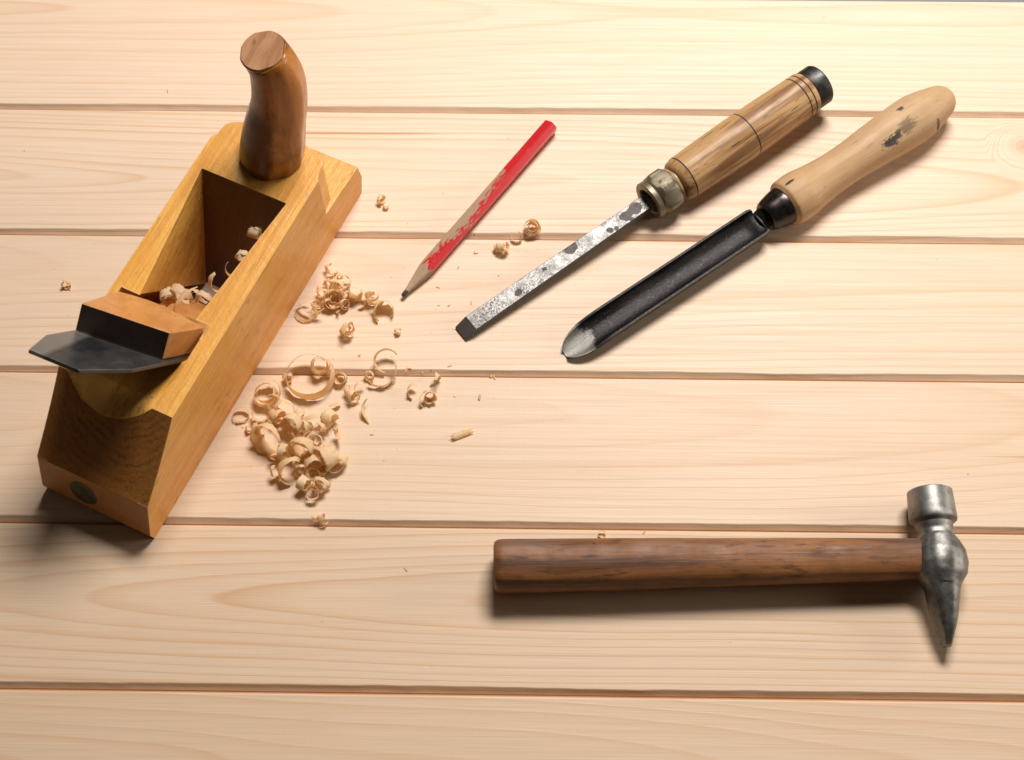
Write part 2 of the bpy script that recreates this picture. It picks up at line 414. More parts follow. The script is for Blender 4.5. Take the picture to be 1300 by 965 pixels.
def build_plane():
    O = Vector((-.24473, .28213, 0)); ang = R(65.586)
    M = Matrix.Translation(O) @ Matrix.Rotation(ang, 4, 'Z')       # local: x = s (rear to front), y = t (towards the left), z up
    root = empty('hand_plane', 'old yellow wooden hand plane with upright curved horn, at left on the planks', 'hand plane', M)
    mb, ms = plane_mats()
    W, H, ZG = 8.4, 8.25, 3.85
    def prism_z(plan, z0, z1):
        n = len(plan)
        vs = [(a*CM, b*CM, z0*CM) for a, b in plan]+[(a*CM, b*CM, z1*CM) for a, b in plan]
        return vs, [tuple(range(n-1, -1, -1)), tuple(range(n, 2*n))]+[(i, (i+1) % n, n+(i+1) % n, n+i) for i in range(n)]
    def prism_t(prof, t0, t1):
        n = len(prof)
        vs = [(a*CM, t0*CM, b*CM) for a, b in prof]+[(a*CM, t1*CM, b*CM) for a, b in prof]
        return vs, [tuple(range(n)), tuple(range(2*n-1, n-1, -1))]+[(i, n+i, n+(i+1) % n, (i+1) % n) for i in range(n)]
    # upper body: plan outline with a narrowed nose under the horn
    nose = []
    for k in range(0, 13):
        u = k/12; a = math.pi*u
        nose.append((25.3+1.95*math.sin(a)**.55, .25+(W-.5)*(1-math.cos(a))/2))
    plan = [(-.5, 0), (24.9, 0)]+nose+[(24.9, W), (-.5, W)]
    body = mesh_from('body', *prism_z(plan, ZG+.006, H), mb, root, smooth=False)
    # sole with the toe, slightly slanted rear end
    sole = mesh_from('sole', *prism_t([(0, 0), (-.12, .9), (1.6, 6.0), (1.6, ZG), (24.9, ZG), (29.55, 3.35), (29.85, 1.7), (29.5, 0)], 0, W), ms, root, smooth=False)
    # sole is cut flat at ZG behind the body as well
    cut = []
    def cutter(vs, fs):
        c = mesh_from('cutter', vs, fs, smooth=False); c.matrix_world = M; cut.append(c); return c
    c_top = cutter(*prism_z([(-3, -2), (24.9, -2), (24.9, 12), (-3, 12)], ZG, 12))
    # rear slope: everything behind the line s = 1.0 + (z-4.1)/0.9
    def sl(z): return .92+(z-3.9)*1.115
    rear = [(-6, 0), (sl(3.7), 3.7)]+[(sl(3.7+q*.5)+.16*math.sin(math.pi*q/10), 3.7+q*.5) for q in range(1, 11)]+[(-6, 9.2)]
    rear[0] = (-6, 3.0)
    c_rear = cutter(*prism_t(rear, -1, W+1))
    # iron bed frame
    th = math.atan(1.1); I0 = (9.8, 8.1); dl = (-math.cos(th), math.sin(th)); nn = (math.sin(th), math.cos(th))
    def ip(l, o): return (I0[0]+dl[0]*l+nn[0]*o, I0[1]+dl[1]*l+nn[1]*o)
    # slot for iron and wedge
    q = [ip(3.5, -.32), ip(-11.6, -.32), ip(-11.6, .55), ip(-2.0, 1.98), ip(3.5, 1.98)]
    c_slot = cutter(*prism_t(q, 1.25, 7.8))
    # open throat in front of the wedge, narrow at the back and wide at the front
    def hexa(top, bot):
        vs = [(a*CM, b*CM, c*CM) for a, b, c in bot+top]
        return vs, [(3, 2, 1, 0), (4, 5, 6, 7), (0, 1, 5, 4), (1, 2, 6, 5), (2, 3, 7, 6), (3, 0, 4, 7)]
    c_thr = cutter(*hexa([(11.6, 2.25, 8.9), (22.8, 1.05, 8.9), (22.8, 8.0-.25, 8.9), (11.6, 6.35, 8.9)],
                         [(16.4, 1.9, -.3), (17.9, 1.9, -.3), (17.9, 6.6, -.3), (16.4, 6.6, -.3)]))
    # trough behind the iron (heightfield underside)
    S = [2.0+i*.4 for i in range(24)]; Tt = [-.6+i*.2 for i in range(49)]
    def arc(t):
        pts = [(-1, 9.2), (.0, 8.55), (.24, 8.32), (1.24, 7.83), (2.04, 7.34), (3.34, 6.95), (4.73, 6.80), (6.29, 7.0), (7.31, 7.38), (8.1, 7.92), (8.4, 8.3), (9.6, 9.3)]
        for i in range(len(pts)-1):
            if t <= pts[i+1][0]:
                u = (t-pts[i][0])/(pts[i+1][0]-pts[i][0]); return pts[i][1]*(1-u)+pts[i+1][1]*u
        return 9
    def zfl(s, t):
        a = arc(t); u = min(max((s-3.9)/2.3, 0), 1)
        a2 = a+.62*u*u*(3-2*u)
        if s > 6.2: a2 -= .25*min((s-6.2)/2, 1)
        # right cheek: inner wall gets steeper towards the wedge
        return min(a2, 9.0)
    vs, fs = [], []
    nT, nS = len(Tt), len(S)
    for s_ in S:
        for t_ in Tt: vs.append((s_*CM, t_*CM, zfl(s_, t_)*CM))
    for s_ in S:
        for t_ in Tt: vs.append((s_*CM, t_*CM, 9.8*CM))
    off = nT*nS
    for i in range(nS-1):
        for j in range(nT-1):
            a = i*nT+j
            fs.append((a, a+1, a+nT+1, a+nT)); fs.append((off+a, off+a+nT, off+a+nT+1, off+a+1))
    for i in range(nS-1):
        a = i*nT; fs.append((a, a+nT, off+a+nT, off+a)); a = i*nT+nT-1; fs.append((a, off+a, off+a+nT, a+nT))
    for j in range(nT-1):
        a = j; fs.append((a, off+a, off+a+1, a+1)); a = (nS-1)*nT+j; fs.append((a, a+1, off+a+1, off+a))
    c_tr = cutter(vs, fs)
    boolean(body, [c_rear, c_slot, c_thr, c_tr])
    boolean(sole, [c_top, c_slot, c_thr])
    for c in cut:
        me = c.data; bpy.data.objects.remove(c); bpy.data.meshes.remove(me)
    for o, m in ((body, mb), (sole, ms)):
        o.data.materials.clear(); o.data.materials.append(m)
        bm = bmesh.new(); bm.from_mesh(o.data)
        bmesh.ops.remove_doubles(bm, verts=bm.verts, dist=1e-5)
        bmesh.ops.dissolve_limit(bm, angle_limit=R(.5), verts=bm.verts, edges=bm.edges)
        bm.to_mesh(o.data); bm.free()
        bv = bevel(o, .0011 if o is body else .0008, 3, 38); bv.use_clamp_overlap = True
        for p in o.data.polygons: p.use_smooth = True
        w = o.modifiers.new('wn', 'WEIGHTED_NORMAL'); w.keep_sharp = True
    # strike button on the rear end of the sole
    bt = metal('button_steel', (.06, .055, .04), (.12, .11, .08), (.35, .6), .8)
    fa = math.atan2(3.0, 1.0)
    cb = Vector((.40*CM, 5.02*CM, 2.2*CM)); D = Vector((-math.sin(fa), 0, math.cos(fa)))
    D = Vector((-.949, 0, .316))
    B = lathe('strike_button', [(-.35, 1.12), (.02, 1.12), (.09, 1.06), (.13, .9), (.10, .5), (.10, .05)], bt, root, 40)
    B.matrix_local = frame(cb, D)
    # iron -----------------------------------------------------------------
    s = NT('blued_iron'); p = s.obj()
    n1 = s.noise(p, 45.0, 5, .65); n2 = s.noise(s.mapping(p, (200, 700, 200)), 1.0, 3)
    colr = s.mix(s.ramp(n1, [(.35, 0.0), (.65, 1.0)]), (.085, .085, .088), (.16, .155, .15))
    y = s.n('SeparateXYZ', {0: p}).outputs[1]
    # bright worn corner of the iron
    msk = s.ramp(s.math('ADD', y, s.math('MULTIPLY', n1, .002)), [(.0685, 0.0), (.0700, 1.0)])
    colr = s.mix(msk, colr, (.42, .40, .37))
    v = s.noise(p, 260.0, 4, .6)
    colr = s.mix(s.ramp(v, [(.6, 0.0), (.72, .5)]), colr, (.20, .12, .07))
    s.bsdf(Base_Color=colr, Metallic=.85, Roughness=s.ramp(n1, [(.3, .30), (.7, .48)]), Normal=s.bump(s.math('ADD', n1, n2), .15, .0004))
    poly = [(7.05, -10.8), (7.3, 0), (7.8, 2.9), (8.35, 5.2), (7.7, 7.85), (4.35, 7.6), (2.5, 4.6), (1.5, .6), (1.75, -10.8)]
    n = len(poly)
    def i3(l, t, o): a, b = ip(l, o); return (a*CM, t*CM, b*CM)
    vs = [i3(l, t, -.28) for t, l in poly]+[i3(l, t, 0) for t, l in poly]
    fs = [tuple(range(n)), tuple(range(2*n-1, n-1, -1))]+[(i, (i+1) % n, n+(i+1) % n, n+i) for i in range(n)]
    iron = mesh_from('iron', vs, fs, s.m, root, smooth=False); bevel(iron, .0005, 2, 25)
    # wedge ----------------------------------------------------------------
    wm, s, col = wood('wedge_beech', (.55, .235, .065), (.62, .30, .11), (.42, .15, .035), 0, 1.0, .4, .3, .33, .25)
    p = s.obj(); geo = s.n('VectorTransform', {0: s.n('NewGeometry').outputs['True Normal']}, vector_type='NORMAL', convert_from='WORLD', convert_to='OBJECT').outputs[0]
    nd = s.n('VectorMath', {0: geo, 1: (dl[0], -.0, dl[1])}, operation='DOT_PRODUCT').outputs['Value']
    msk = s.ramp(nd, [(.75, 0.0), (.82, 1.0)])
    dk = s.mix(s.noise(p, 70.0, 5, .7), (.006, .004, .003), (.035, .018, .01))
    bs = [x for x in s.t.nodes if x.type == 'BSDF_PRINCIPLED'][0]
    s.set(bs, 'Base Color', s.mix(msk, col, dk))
    lip = [(1.32, -1.25), (2.3, -1.5), (3.4, -1.75), (4.6, -1.85), (5.8, -1.72), (6.9, -1.4), (7.65, -1.05)]
    wp = [(7.72, 3.05), (2.10, 1.75)]+lip
    n = len(wp)
    vs = [i3(l, t, .02) for t, l in wp]+[i3(l-(.5 if k > 1 else 0), t, 1.92-(.10 if k > 1 else 0)) for k, (t, l) in enumerate(wp)]
    vs = [i3(l-(.25 if k > 1 else 0), t, .02) for k, (t, l) in enumerate(wp)]+[i3(l, t, 1.92-(.05 if k > 1 else 0)) for k, (t, l) in enumerate(wp)]
    fs = [tuple(range(n)), tuple(range(2*n-1, n-1, -1))]+[(i, (i+1) % n, n+(i+1) % n, n+i) for i in range(n)]
    m0 = 2*n     # thin tail of the wedge running down on the iron
    tail = [(7.4, -.5), (1.7, -.5), (1.95, -8.6), (6.7, -8.6)]
    vs += [i3(l, t, .02) for t, l in tail]+[i3(l, t, .02+k) for (t, l), k in zip(tail, (.45, .45, .25, .25))]
    fs += [tuple(m0+i for i in f) for f in ((0, 1, 2, 3), (7, 6, 5, 4), (0, 1, 5, 4), (1, 2, 6, 5), (2, 3, 7, 6), (3, 0, 4, 7))]
    wd = mesh_from('wedge', vs, fs, wm, root, smooth=False); bevel(wd, .0009, 3, 25)
    # horn -----------------------------------------------------------------
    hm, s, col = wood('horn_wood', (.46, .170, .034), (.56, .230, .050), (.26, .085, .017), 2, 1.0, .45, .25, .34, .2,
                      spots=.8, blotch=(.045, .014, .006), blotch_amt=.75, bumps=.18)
    p = s.obj(); hp = s.n('SeparateXYZ', {0: p}).outputs
    # shade on the horn's left and lower side painted in, mixed with grip patina
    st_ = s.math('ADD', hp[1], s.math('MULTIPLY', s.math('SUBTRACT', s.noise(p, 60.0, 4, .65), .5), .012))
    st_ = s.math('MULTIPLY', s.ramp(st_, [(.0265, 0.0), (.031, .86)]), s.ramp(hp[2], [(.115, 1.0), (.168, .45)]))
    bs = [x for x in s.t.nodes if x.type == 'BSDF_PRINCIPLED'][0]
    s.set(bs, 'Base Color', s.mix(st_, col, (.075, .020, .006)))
    tp, s2, col2 = wood('horn_end_grain', (.42, .20, .09), (.50, .27, .14), (.26, .11, .04), 0, 1.2, .5, .5, .55, .0)
    Minv = M.inverted()
    # (px centre, py centre, z, half width cm)
    st = [(346, 196, 8.20, 2.42), (346, 190, 8.6, 2.50), (347, 176, 9.6, 2.46), (350, 156, 11.0, 2.30), (354, 134, 12.5, 2.12), (354.5, 115, 13.9, 2.02),
          (352, 97, 15.2, 1.93), (346, 82, 16.3, 1.78), (338, 70, 17.0, 1.70), (333.5, 65, 17.35, 1.68)]
    pts = [tuple(Minv @ at(a, b, c))+(r*.905*CM,) for a, b, c, r in st]
    cl = smooth_prof(pts, 5)
    rings = []
    NS = 64
    ra = Minv.to_3x3() @ rt
    for i, c in enumerate(cl):
        c0 = Vector(c[:3]); r = c[3]
        a = Vector(cl[max(i-1, 0)][:3]); b = Vector(cl[min(i+1, len(cl)-1)][:3])
        d = (b-a).normalized()
        if i < 8: d = d.lerp(Vector((0, 0, 1)), 1-i/8).normalized()
        if i > len(cl)-9:
            d = d.lerp(Vector((-.12, .0, 1)).normalized(), .75*(i-(len(cl)-9))/8).normalized()
        X = (ra - d*ra.dot(d)).normalized(); Y = d.cross(X)
        ring = []
        for k in range(NS):
            t = 2*math.pi*k/NS
            ca, sa = math.cos(t), math.sin(t)
            # rounded section with worn flats
            f = 1.0
            for fa_, dpt in ((R(-5), .93), (R(-75), .955), (R(95), .95), (R(180), .96)):
                cc = math.cos(t-fa_)
                if cc > .3: f = min(f, dpt/cc)
            f = .1+.9*f if f < 1 else 1
            ring.append(tuple((c0+X*(ca*r*f)+Y*(sa*r*f*1.0))/CM))
        rings.append(ring)
    # slightly rounded rim at the top
    last = rings[-1]; cc = Vector(cl[-1][:3])/CM
    rings.append([tuple(cc+(Vector(v)-cc)*.965+Vector((0, 0, .06))) for v in last])
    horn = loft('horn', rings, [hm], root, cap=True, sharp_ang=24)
    # pale sawn end of the horn
    ring = [cc+(Vector(v)-cc)*.955+Vector((0, 0, .075)) for v in last]
    n = NS
    vs = [tuple(v*CM) for v in ring]+[tuple((v+Vector((0, 0, .03)))*CM) for v in ring]
    fs = [tuple(range(n-1, -1, -1)), tuple(range(n, 2*n))]+[(i, (i+1) % n, n+(i+1) % n, n+i) for i in range(n)]
    mesh_from('end_grain', vs, fs, tp, horn, smooth=False)
    return root, M
plane_root, PM = build_plane()

# ================================================================== CHISEL with hex nut
def build_chisel():
    P0 = at(584, 422, .38); P1 = at(1037, 108.5, 2.15); D = (P1-P0).normalized()
    M = frame(P0, D)
    root = empty('chisel', 'chisel with rust spotted flat blade, brass nut and ringed oak handle', 'chisel', M)
    S = lambda px, py: along(P0, D, px, py)
    x_nut, x_nb, x_h, x_g1, x_g2, x_e1, x_e2, x_c, x_end = S(822, 254.5), S(853, 236.6), S(857.5, 233), S(867.5, 226), S(947, 173.5), S(1012.5, 127), S(1018.6, 122.5), S(1024.6, 118.6), S(1041, 107)
    # blade -------------------------------------------------------------
    s = NT('spotted_blade_steel'); p = s.obj()
    n1 = s.noise(p, 160.0, 6, .7); n2 = s.noise(p, 700.0, 3, .7)
    col = s.mix(s.ramp(n1, [(.35, 0.0), (.62, 1.0)]), (.42, .405, .38), (.26, .25, .235))
    pit = s.math('MULTIPLY', s.ramp(n2, [(.49, 0.0), (.57, 1.0)]), s.ramp(s.noise(p, 55.0, 3), [(.40, .3), (.60, 1.0)]))
    col = s.mix(pit, col, (.075, .068, .062))
    vp = s.n('VectorMath', {0: p, 1: s.n('VectorMath', {0: s.n('TexNoise', {'Vector': p, 'Scale': 130.0, 'Detail': 3.0}).outputs[1], 1: (.0035, .0035, .0035)}, operation='MULTIPLY').outputs[0]}, operation='ADD').outputs[0]
    big = None
    for (cx, cy, rr) in ((10.1, .62, .42), (13.2, -.2-0.35+.6, .22), (13.7, -.1, .17), (14.9, .25, .40), (15.7, .35, .45), (5.0, .1, .24), (7.6, .45, .15), (15.0, -.3, .2)):
        c = (cx*CM+.00175, (cy-.25)*CM+.00175, 0)
        sc3 = s.n('VectorMath', {0: s.n('VectorMath', {0: vp, 1: c}, operation='SUBTRACT').outputs[0], 1: (.8, 1, 0)}, operation='MULTIPLY').outputs[0]
        d = s.n('VectorMath', {0: sc3}, operation='LENGTH').outputs['Value']
        m = s.math('LESS_THAN', d, rr*CM)
        big = m if big is None else s.math('MAXIMUM', big, m)
    col = s.mix(big, col, (.055, .036, .028))
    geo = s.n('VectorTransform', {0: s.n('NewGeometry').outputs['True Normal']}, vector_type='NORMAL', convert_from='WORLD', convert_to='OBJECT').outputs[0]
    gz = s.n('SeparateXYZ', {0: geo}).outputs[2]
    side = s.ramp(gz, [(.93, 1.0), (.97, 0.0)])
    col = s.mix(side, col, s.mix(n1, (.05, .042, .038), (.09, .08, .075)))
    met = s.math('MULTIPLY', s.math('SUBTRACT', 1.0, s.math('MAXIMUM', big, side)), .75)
    s.bsdf(Base_Color=col, Metallic=met, Roughness=s.ramp(n1, [(.3, .42), (.7, .62)]), Normal=s.bump(s.math('ADD', n1, n2), .5, .0004))
    rings = []
    def sect(x, w, zt, zb, zx=None):
        return [(x, -w/2, zb), (x, w/2, zb), (x, w/2+.0, zt), (x, -w/2, zt)]
    L = x_nut+1.5
    rings.append([(.0, -.66, -.28), (.0, .62, -.28), (.0, .62, -.20), (.0, -.66, -.20)])
    rings.append([(.15, -.66, -.30), (.15, .64, -.30), (1.0, .64, .30), (1.0, -.66, .30)])
    rings.append(sect(5, 1.27, .30, -.32)); rings.append(sect(12, 1.2, .28, -.36)); rings.append(sect(L, 1.12, .26, -.40))
    bl = loft('blade', rings, s.m, root, sharp_ang=15); bevel(bl, .0004, 2, 30)
    # nut ----------------------------------------------------------------
    br = metal('dull_brass', (.30, .255, .18), (.20, .165, .115), (.40, .58), .8, 70.0, .0002, .25, (.12, .085, .05), 130.0, (.60, .70))
    rg = []
    def circ(x, r, seg=48): return [(x, r*math.cos(2*math.pi*k/seg), r*math.sin(2*math.pi*k/seg)) for k in range(seg)]
    def hexr(x, r, rmax, seg=48):
        o = []
        for k in range(seg):
            a = 2*math.pi*k/seg
            m = (a+R(12)) % (math.pi/3) - math.pi/6
            q = min(r*math.cos(math.pi/6)/math.cos(m), rmax)
            o.append((x, q*math.cos(a), q*math.sin(a)))
        return o
    n0 = x_nut; n1_ = x_nb
    rg = [circ(n0+.9, .85), circ(n0+.1, .95), circ(n0, 1.06), circ(n0-.02, 1.42), circ(n0+.06, 1.50), circ(n0+.40, 1.50), circ(n0+.46, 1.40), circ(n0+.50, 1.42),
          hexr(n0+.62, 1.74, 1.54), hexr(n0+.86, 1.78, 1.74), hexr(n1_-.35, 1.78, 1.74), hexr(n1_-.12, 1.74, 1.54), circ(n1_-.05, 1.38), circ(n1_, 1.30), circ(n1_+.3, 1.25)]
    loft('nut', rg, br, root, sharp_ang=22)
    dm = metal('dark_socket', (.025, .02, .017), (.05, .04, .03), (.5, .7), .3)
    lathe('tang_collar', [(n0+.45, .2), (n0+.46, .86), (n0+.55, .9), (n0+.9, .9)], dm, root, 32)
    # handle ---------------------------------------------------------------
    om, s, col = wood('oak_handle', (.49, .285, .118), (.57, .35, .16), (.20, .085, .030), 0, 1.35, .9, .8, .44, .05,
                      streak_ramp=(.47, .60), wave=.003)
    rm_ = x_g2
    def hr(x):
        u = (x-x_g1)/(x_e1-x_g1)
        return 1.70+.10*math.sin(math.pi*min(max(u, 0), 1))**1.0
    prof = [(x_nb-.05, .7), (x_nb-.04, 1.22), (x_nb+.05, 1.34), (x_nb+.18, 1.36), (x_nb+.26, 1.22), (x_nb+.36, 1.22), (x_nb+.44, 1.42), (x_nb+.62, 1.58), (x_g1-.14, 1.66)]
    def groove(x, r, w=.055, dd=.07): return [(x-w, r), (x-w*.5, r-dd), (x+w*.5, r-dd), (x+w, r)]
    prof += groove(x_g1, 1.70)
    for k in range(1, 10): prof.append((x_g1+(x_g2-x_g1)*k/10, hr(x_g1+(x_g2-x_g1)*k/10)))
    prof += groove(x_g2, hr(x_g2), .05)
    for k in range(1, 10): prof.append((x_g2+(x_e1-x_g2)*k/10, hr(x_g2+(x_e1-x_g2)*k/10)))
    prof += groove(x_e1, 1.71)+groove(x_e2, 1.70)
    prof += [(x_c-.12, 1.69), (x_c-.02, 1.64), (x_c, 1.5)]
    lathe('handle', prof, om, root, 72)
    # burnt rings in the grooves
    bm_ = metal('burnt_ring', (.012, .008, .006), (.03, .02, .014), (.6, .8), .0)
    for x, r in ((x_g1, 1.70), (x_g2, hr(x_g2)), (x_e1, 1.71), (x_e2, 1.70), (x_nb+.31, 1.27)):
        w = .045 if r > 1.4 else .06
        lathe('burnt_ring', [(x-w, r-.10), (x-w, r-.028), (x+w, r-.028), (x+w, r-.10)], bm_, root, 72)
    cm = metal('blackened_cap', (.035, .033, .031), (.075, .072, .068), (.32, .55), .75, 80.0, .0005, .35)
    lathe('end_cap', [(x_c-.3, 1.3), (x_c+.01, 1.45), (x_c+.02, 1.56), (x_c+.1, 1.60), (x_end-.12, 1.60), (x_end, 1.52), (x_end+.02, 1.3), (x_end-.02, 1.1), (x_end-.02, .1)], cm, root, 56)
    return root
build_chisel()

# ================================================================== GOUGE
def build_gouge():
    P0 = at(716, 446, .85); P1 = at(1205, 121.5, 1.75); D = (P1-P0).normalized()
    M = frame(P0, D)
    root = empty('gouge', 'black channelled turning gouge with bright tip and long pale bare wood handle', 'gouge', M)
    S = lambda px, py: along(P0, D, px, py)
    xs_, xf0, xf1, xb, xw, xB, xe = S(967, 281), S(974.5, 279), S(997, 264), S(1010.4, 254.6), S(1062, 221), S(1160, 153), S(1204, 122)
    s = NT('black_gouge_steel'); p = s.obj()
    sp = s.n('SeparateXYZ', {0: p}).outputs
    n1 = s.noise(s.mapping(p, (30, 160, 160)), 1.0, 6, .7); n2 = s.noise(p, 600.0, 4, .7)
    col = s.mix(s.ramp(n1, [(.35, 0.0), (.70, 1.0)]), (.013, .012, .0125), (.045, .040, .038))
    col = s.mix(s.math('MULTIPLY', s.ramp(n2, [(.55, 0.0), (.72, 1.0)]), .5), col, (.15, .13, .12))
    # freshly ground inside of the nose
    e = s.math('ADD', sp[0], s.math('ADD', s.math('MULTIPLY', s.math('SUBTRACT', s.noise(p, 170.0, 4, .7), .5), .020), s.math('MULTIPLY', s.math('ABSOLUTE', sp[1]), .55)))
    gm = s.ramp(e, [(.022, 1.0), (.026, 0.0)])
    up = s.ramp(s.n('SeparateXYZ', {0: s.n('VectorTransform', {0: s.n('NewGeometry').outputs['Normal']}, vector_type='NORMAL', convert_from='WORLD', convert_to='OBJECT').outputs[0]}).outputs[2], [(.15, 0.0), (.3, 1.0)])
    gm = s.math('MULTIPLY', gm, up)
    br = s.mix(s.noise(s.mapping(p, (40, 900, 300)), 1.0, 3), (.46, .44, .39), (.22, .205, .18))
    col = s.mix(gm, col, br)
    s.bsdf(Base_Color=col, Metallic=.8, Roughness=s.math('MULTIPLY_ADD', gm, .08, s.ramp(n1, [(.3, .40), (.7, .58)])), Normal=s.bump(s.math('ADD', n1, n2), .5, .0005))
    # channel section, opening up; local z=0 at half height
    def sect(x, w, depth, thick, ztop, floor):
        pts_o, pts_i = [], []
        n = 14
        for k in range(n+1):
            a = math.pi*k/n
            cx, sz = math.cos(a), math.sin(a)
            q = abs(cx)**.75*(1 if cx > 0 else -1)
            pts_o.append((x, q*w, ztop-depth*abs(sz)**.8))
            pts_i.append((x, q*(w-min(thick, .3)*.55), ztop-max(depth-thick, .05)*abs(sz)**1.15))
        return pts_o+pts_i[::-1]
    rings = []
    L = xs_
    import_x = [.10, .13, .18, .3, .5, .8, 1.1, 1.5, 1.9, 2.4, 3.0, 3.6, 6, 9, 12, 15, L-1.3, L-1.0, L-.7, L-.45, L-.3, L-.15]
    for x in import_x:
        u = min(x/2.3, 1)
        w = 1.20*max(.30, math.sqrt(max(0, 1-(1-u)**2)))
        ztop = -.50+.78*min(x/3.2, 1)**.8
        depth = ztop+.85-.02
        th_ = .07+.34*min(x/2.6, 1)
        if x > L-1.3: th_ += .85*((x-(L-1.3))/1.3)**1.6
        if x > L-.5: w *= 1-.12*((x-(L-.5))/.35)**2
        rings.append(sect(x, w, depth, min(th_, .78), ztop, 0))
    bl = loft('blade', rings, s.m, root, sharp_ang=28)
    # shoulder and tang between the channel and the ferrule
    rg = []
    for x, w, zt, zb in ((L-.4, .5, -.2, -.75), (L-.17, .93, .22, -.79), (L-.05, .88, .22, -.76), (L+.10, .90, .36, -.78), (xf0+.0, .95, .60, -.80), (xf0+.6, .9, .7, -.7)):
        rg.append([(x, w*math.cos(2*math.pi*k/20), (zt+zb)/2+(zt-zb)/2*math.sin(2*math.pi*k/20)) for k in range(20)])
    loft('tang', rg, s.m, root, sharp_ang=40)
    fm = metal('dark_ferrule', (.035, .030, .030), (.085, .070, .065), (.22, .38), .9, 50.0, .0003, .2)
    lathe('ferrule', smooth_prof([(xf0-.08, .80), (xf0-.05, 1.0), (xf0+.12, 1.14), (xf0+.5, 1.26), (xf1-.5, 1.40), (xf1-.1, 1.45), (xf1+.1, 1.42)], 5), fm, root, 56)
    hm, s, col = wood('bare_birch', (.52, .325, .165), (.58, .375, .205), (.40, .225, .10), 0, .8, .4, .25, .50, .0, spots=.55, spotcol=(.06, .05, .05), bumps=.3)
    p = s.obj(); sp = s.n('SeparateXYZ', {0: p}).outputs
    mk = None
    for (px, py, rx, ry, ang) in ((1134, 176, 1.0, .34, .05), (1143, 139.5, .35, .22, .1), (1003, 230, .45, .14, .6), (1027, 268, .18, .14, 0), (1092, 217, .25, .12, 0), (1195, 149, .2, .3, 0), (1150, 160, .9, .5, .1)):
        r_ = 1.75
        w = Matrix(M).inverted() @ at(px, py, 3.2)
        cx, cy = w.x, w.y
        dx = s.math('SUBTRACT', sp[0], cx); dy = s.math('SUBTRACT', sp[1], cy)
        d = s.math('SQRT', s.math('ADD', s.math('POWER', s.math('DIVIDE', dx, rx*CM), 2.0), s.math('POWER', s.math('DIVIDE', dy, ry*CM), 2.0)))
        m = s.ramp(s.math('ADD', d, s.math('MULTIPLY', s.math('SUBTRACT', s.noise(s.mapping(p, (150, 500, 500)), 1.0, 4, .8), .5), 3.4 if rx > .8 else 1.8)), [(.75, 1.0 if ry != .5 else .6), (1.15, 0.0)])
        m = s.math('MULTIPLY', m, s.math('GREATER_THAN', sp[2], 0.0))
        mk = m if mk is None else s.math('MAXIMUM', mk, m)
    col = s.mix(s.math('MULTIPLY', mk, .95), col, (.022, .022, .026))
    # greyish handled zone towards the end
    col = s.mix(s.math('MULTIPLY', s.ramp(sp[0], [(.26, 0.0), (.36, 1.0)]), s.ramp(s.noise(s.mapping(p, (40, 180, 180)), 1.0, 4, .7), [(.4, 0.0), (.65, .4)])), col, (.38, .27, .16))
    bs = [x for x in s.t.nodes if x.type == 'BSDF_PRINCIPLED'][0]; s.set(bs, 'Base Color', col)
    prof = [(xf1-.05, 1.2), (xf1-.02, 1.50), (xf1+.10, 1.64), (xf1+.30, 1.78), (xb, 1.83), (xb+.7, 1.82), (xb+1.7, 1.66), (xw-.4, 1.52), (xw+1.2, 1.50), (xw+2.8, 1.60), (xB-1.8, 1.80), (xB, 1.84), (xB+1.1, 1.70), (xe-.7, 1.25), (xe-.15, .92), (xe, .74), (xe+.03, .6), (xe+.03, .05)]
    lathe('handle', prof[:3]+smooth_prof(prof[2:15], 5)+prof[15:], hm, root, 72, wob=.012)
    return root
build_gouge()

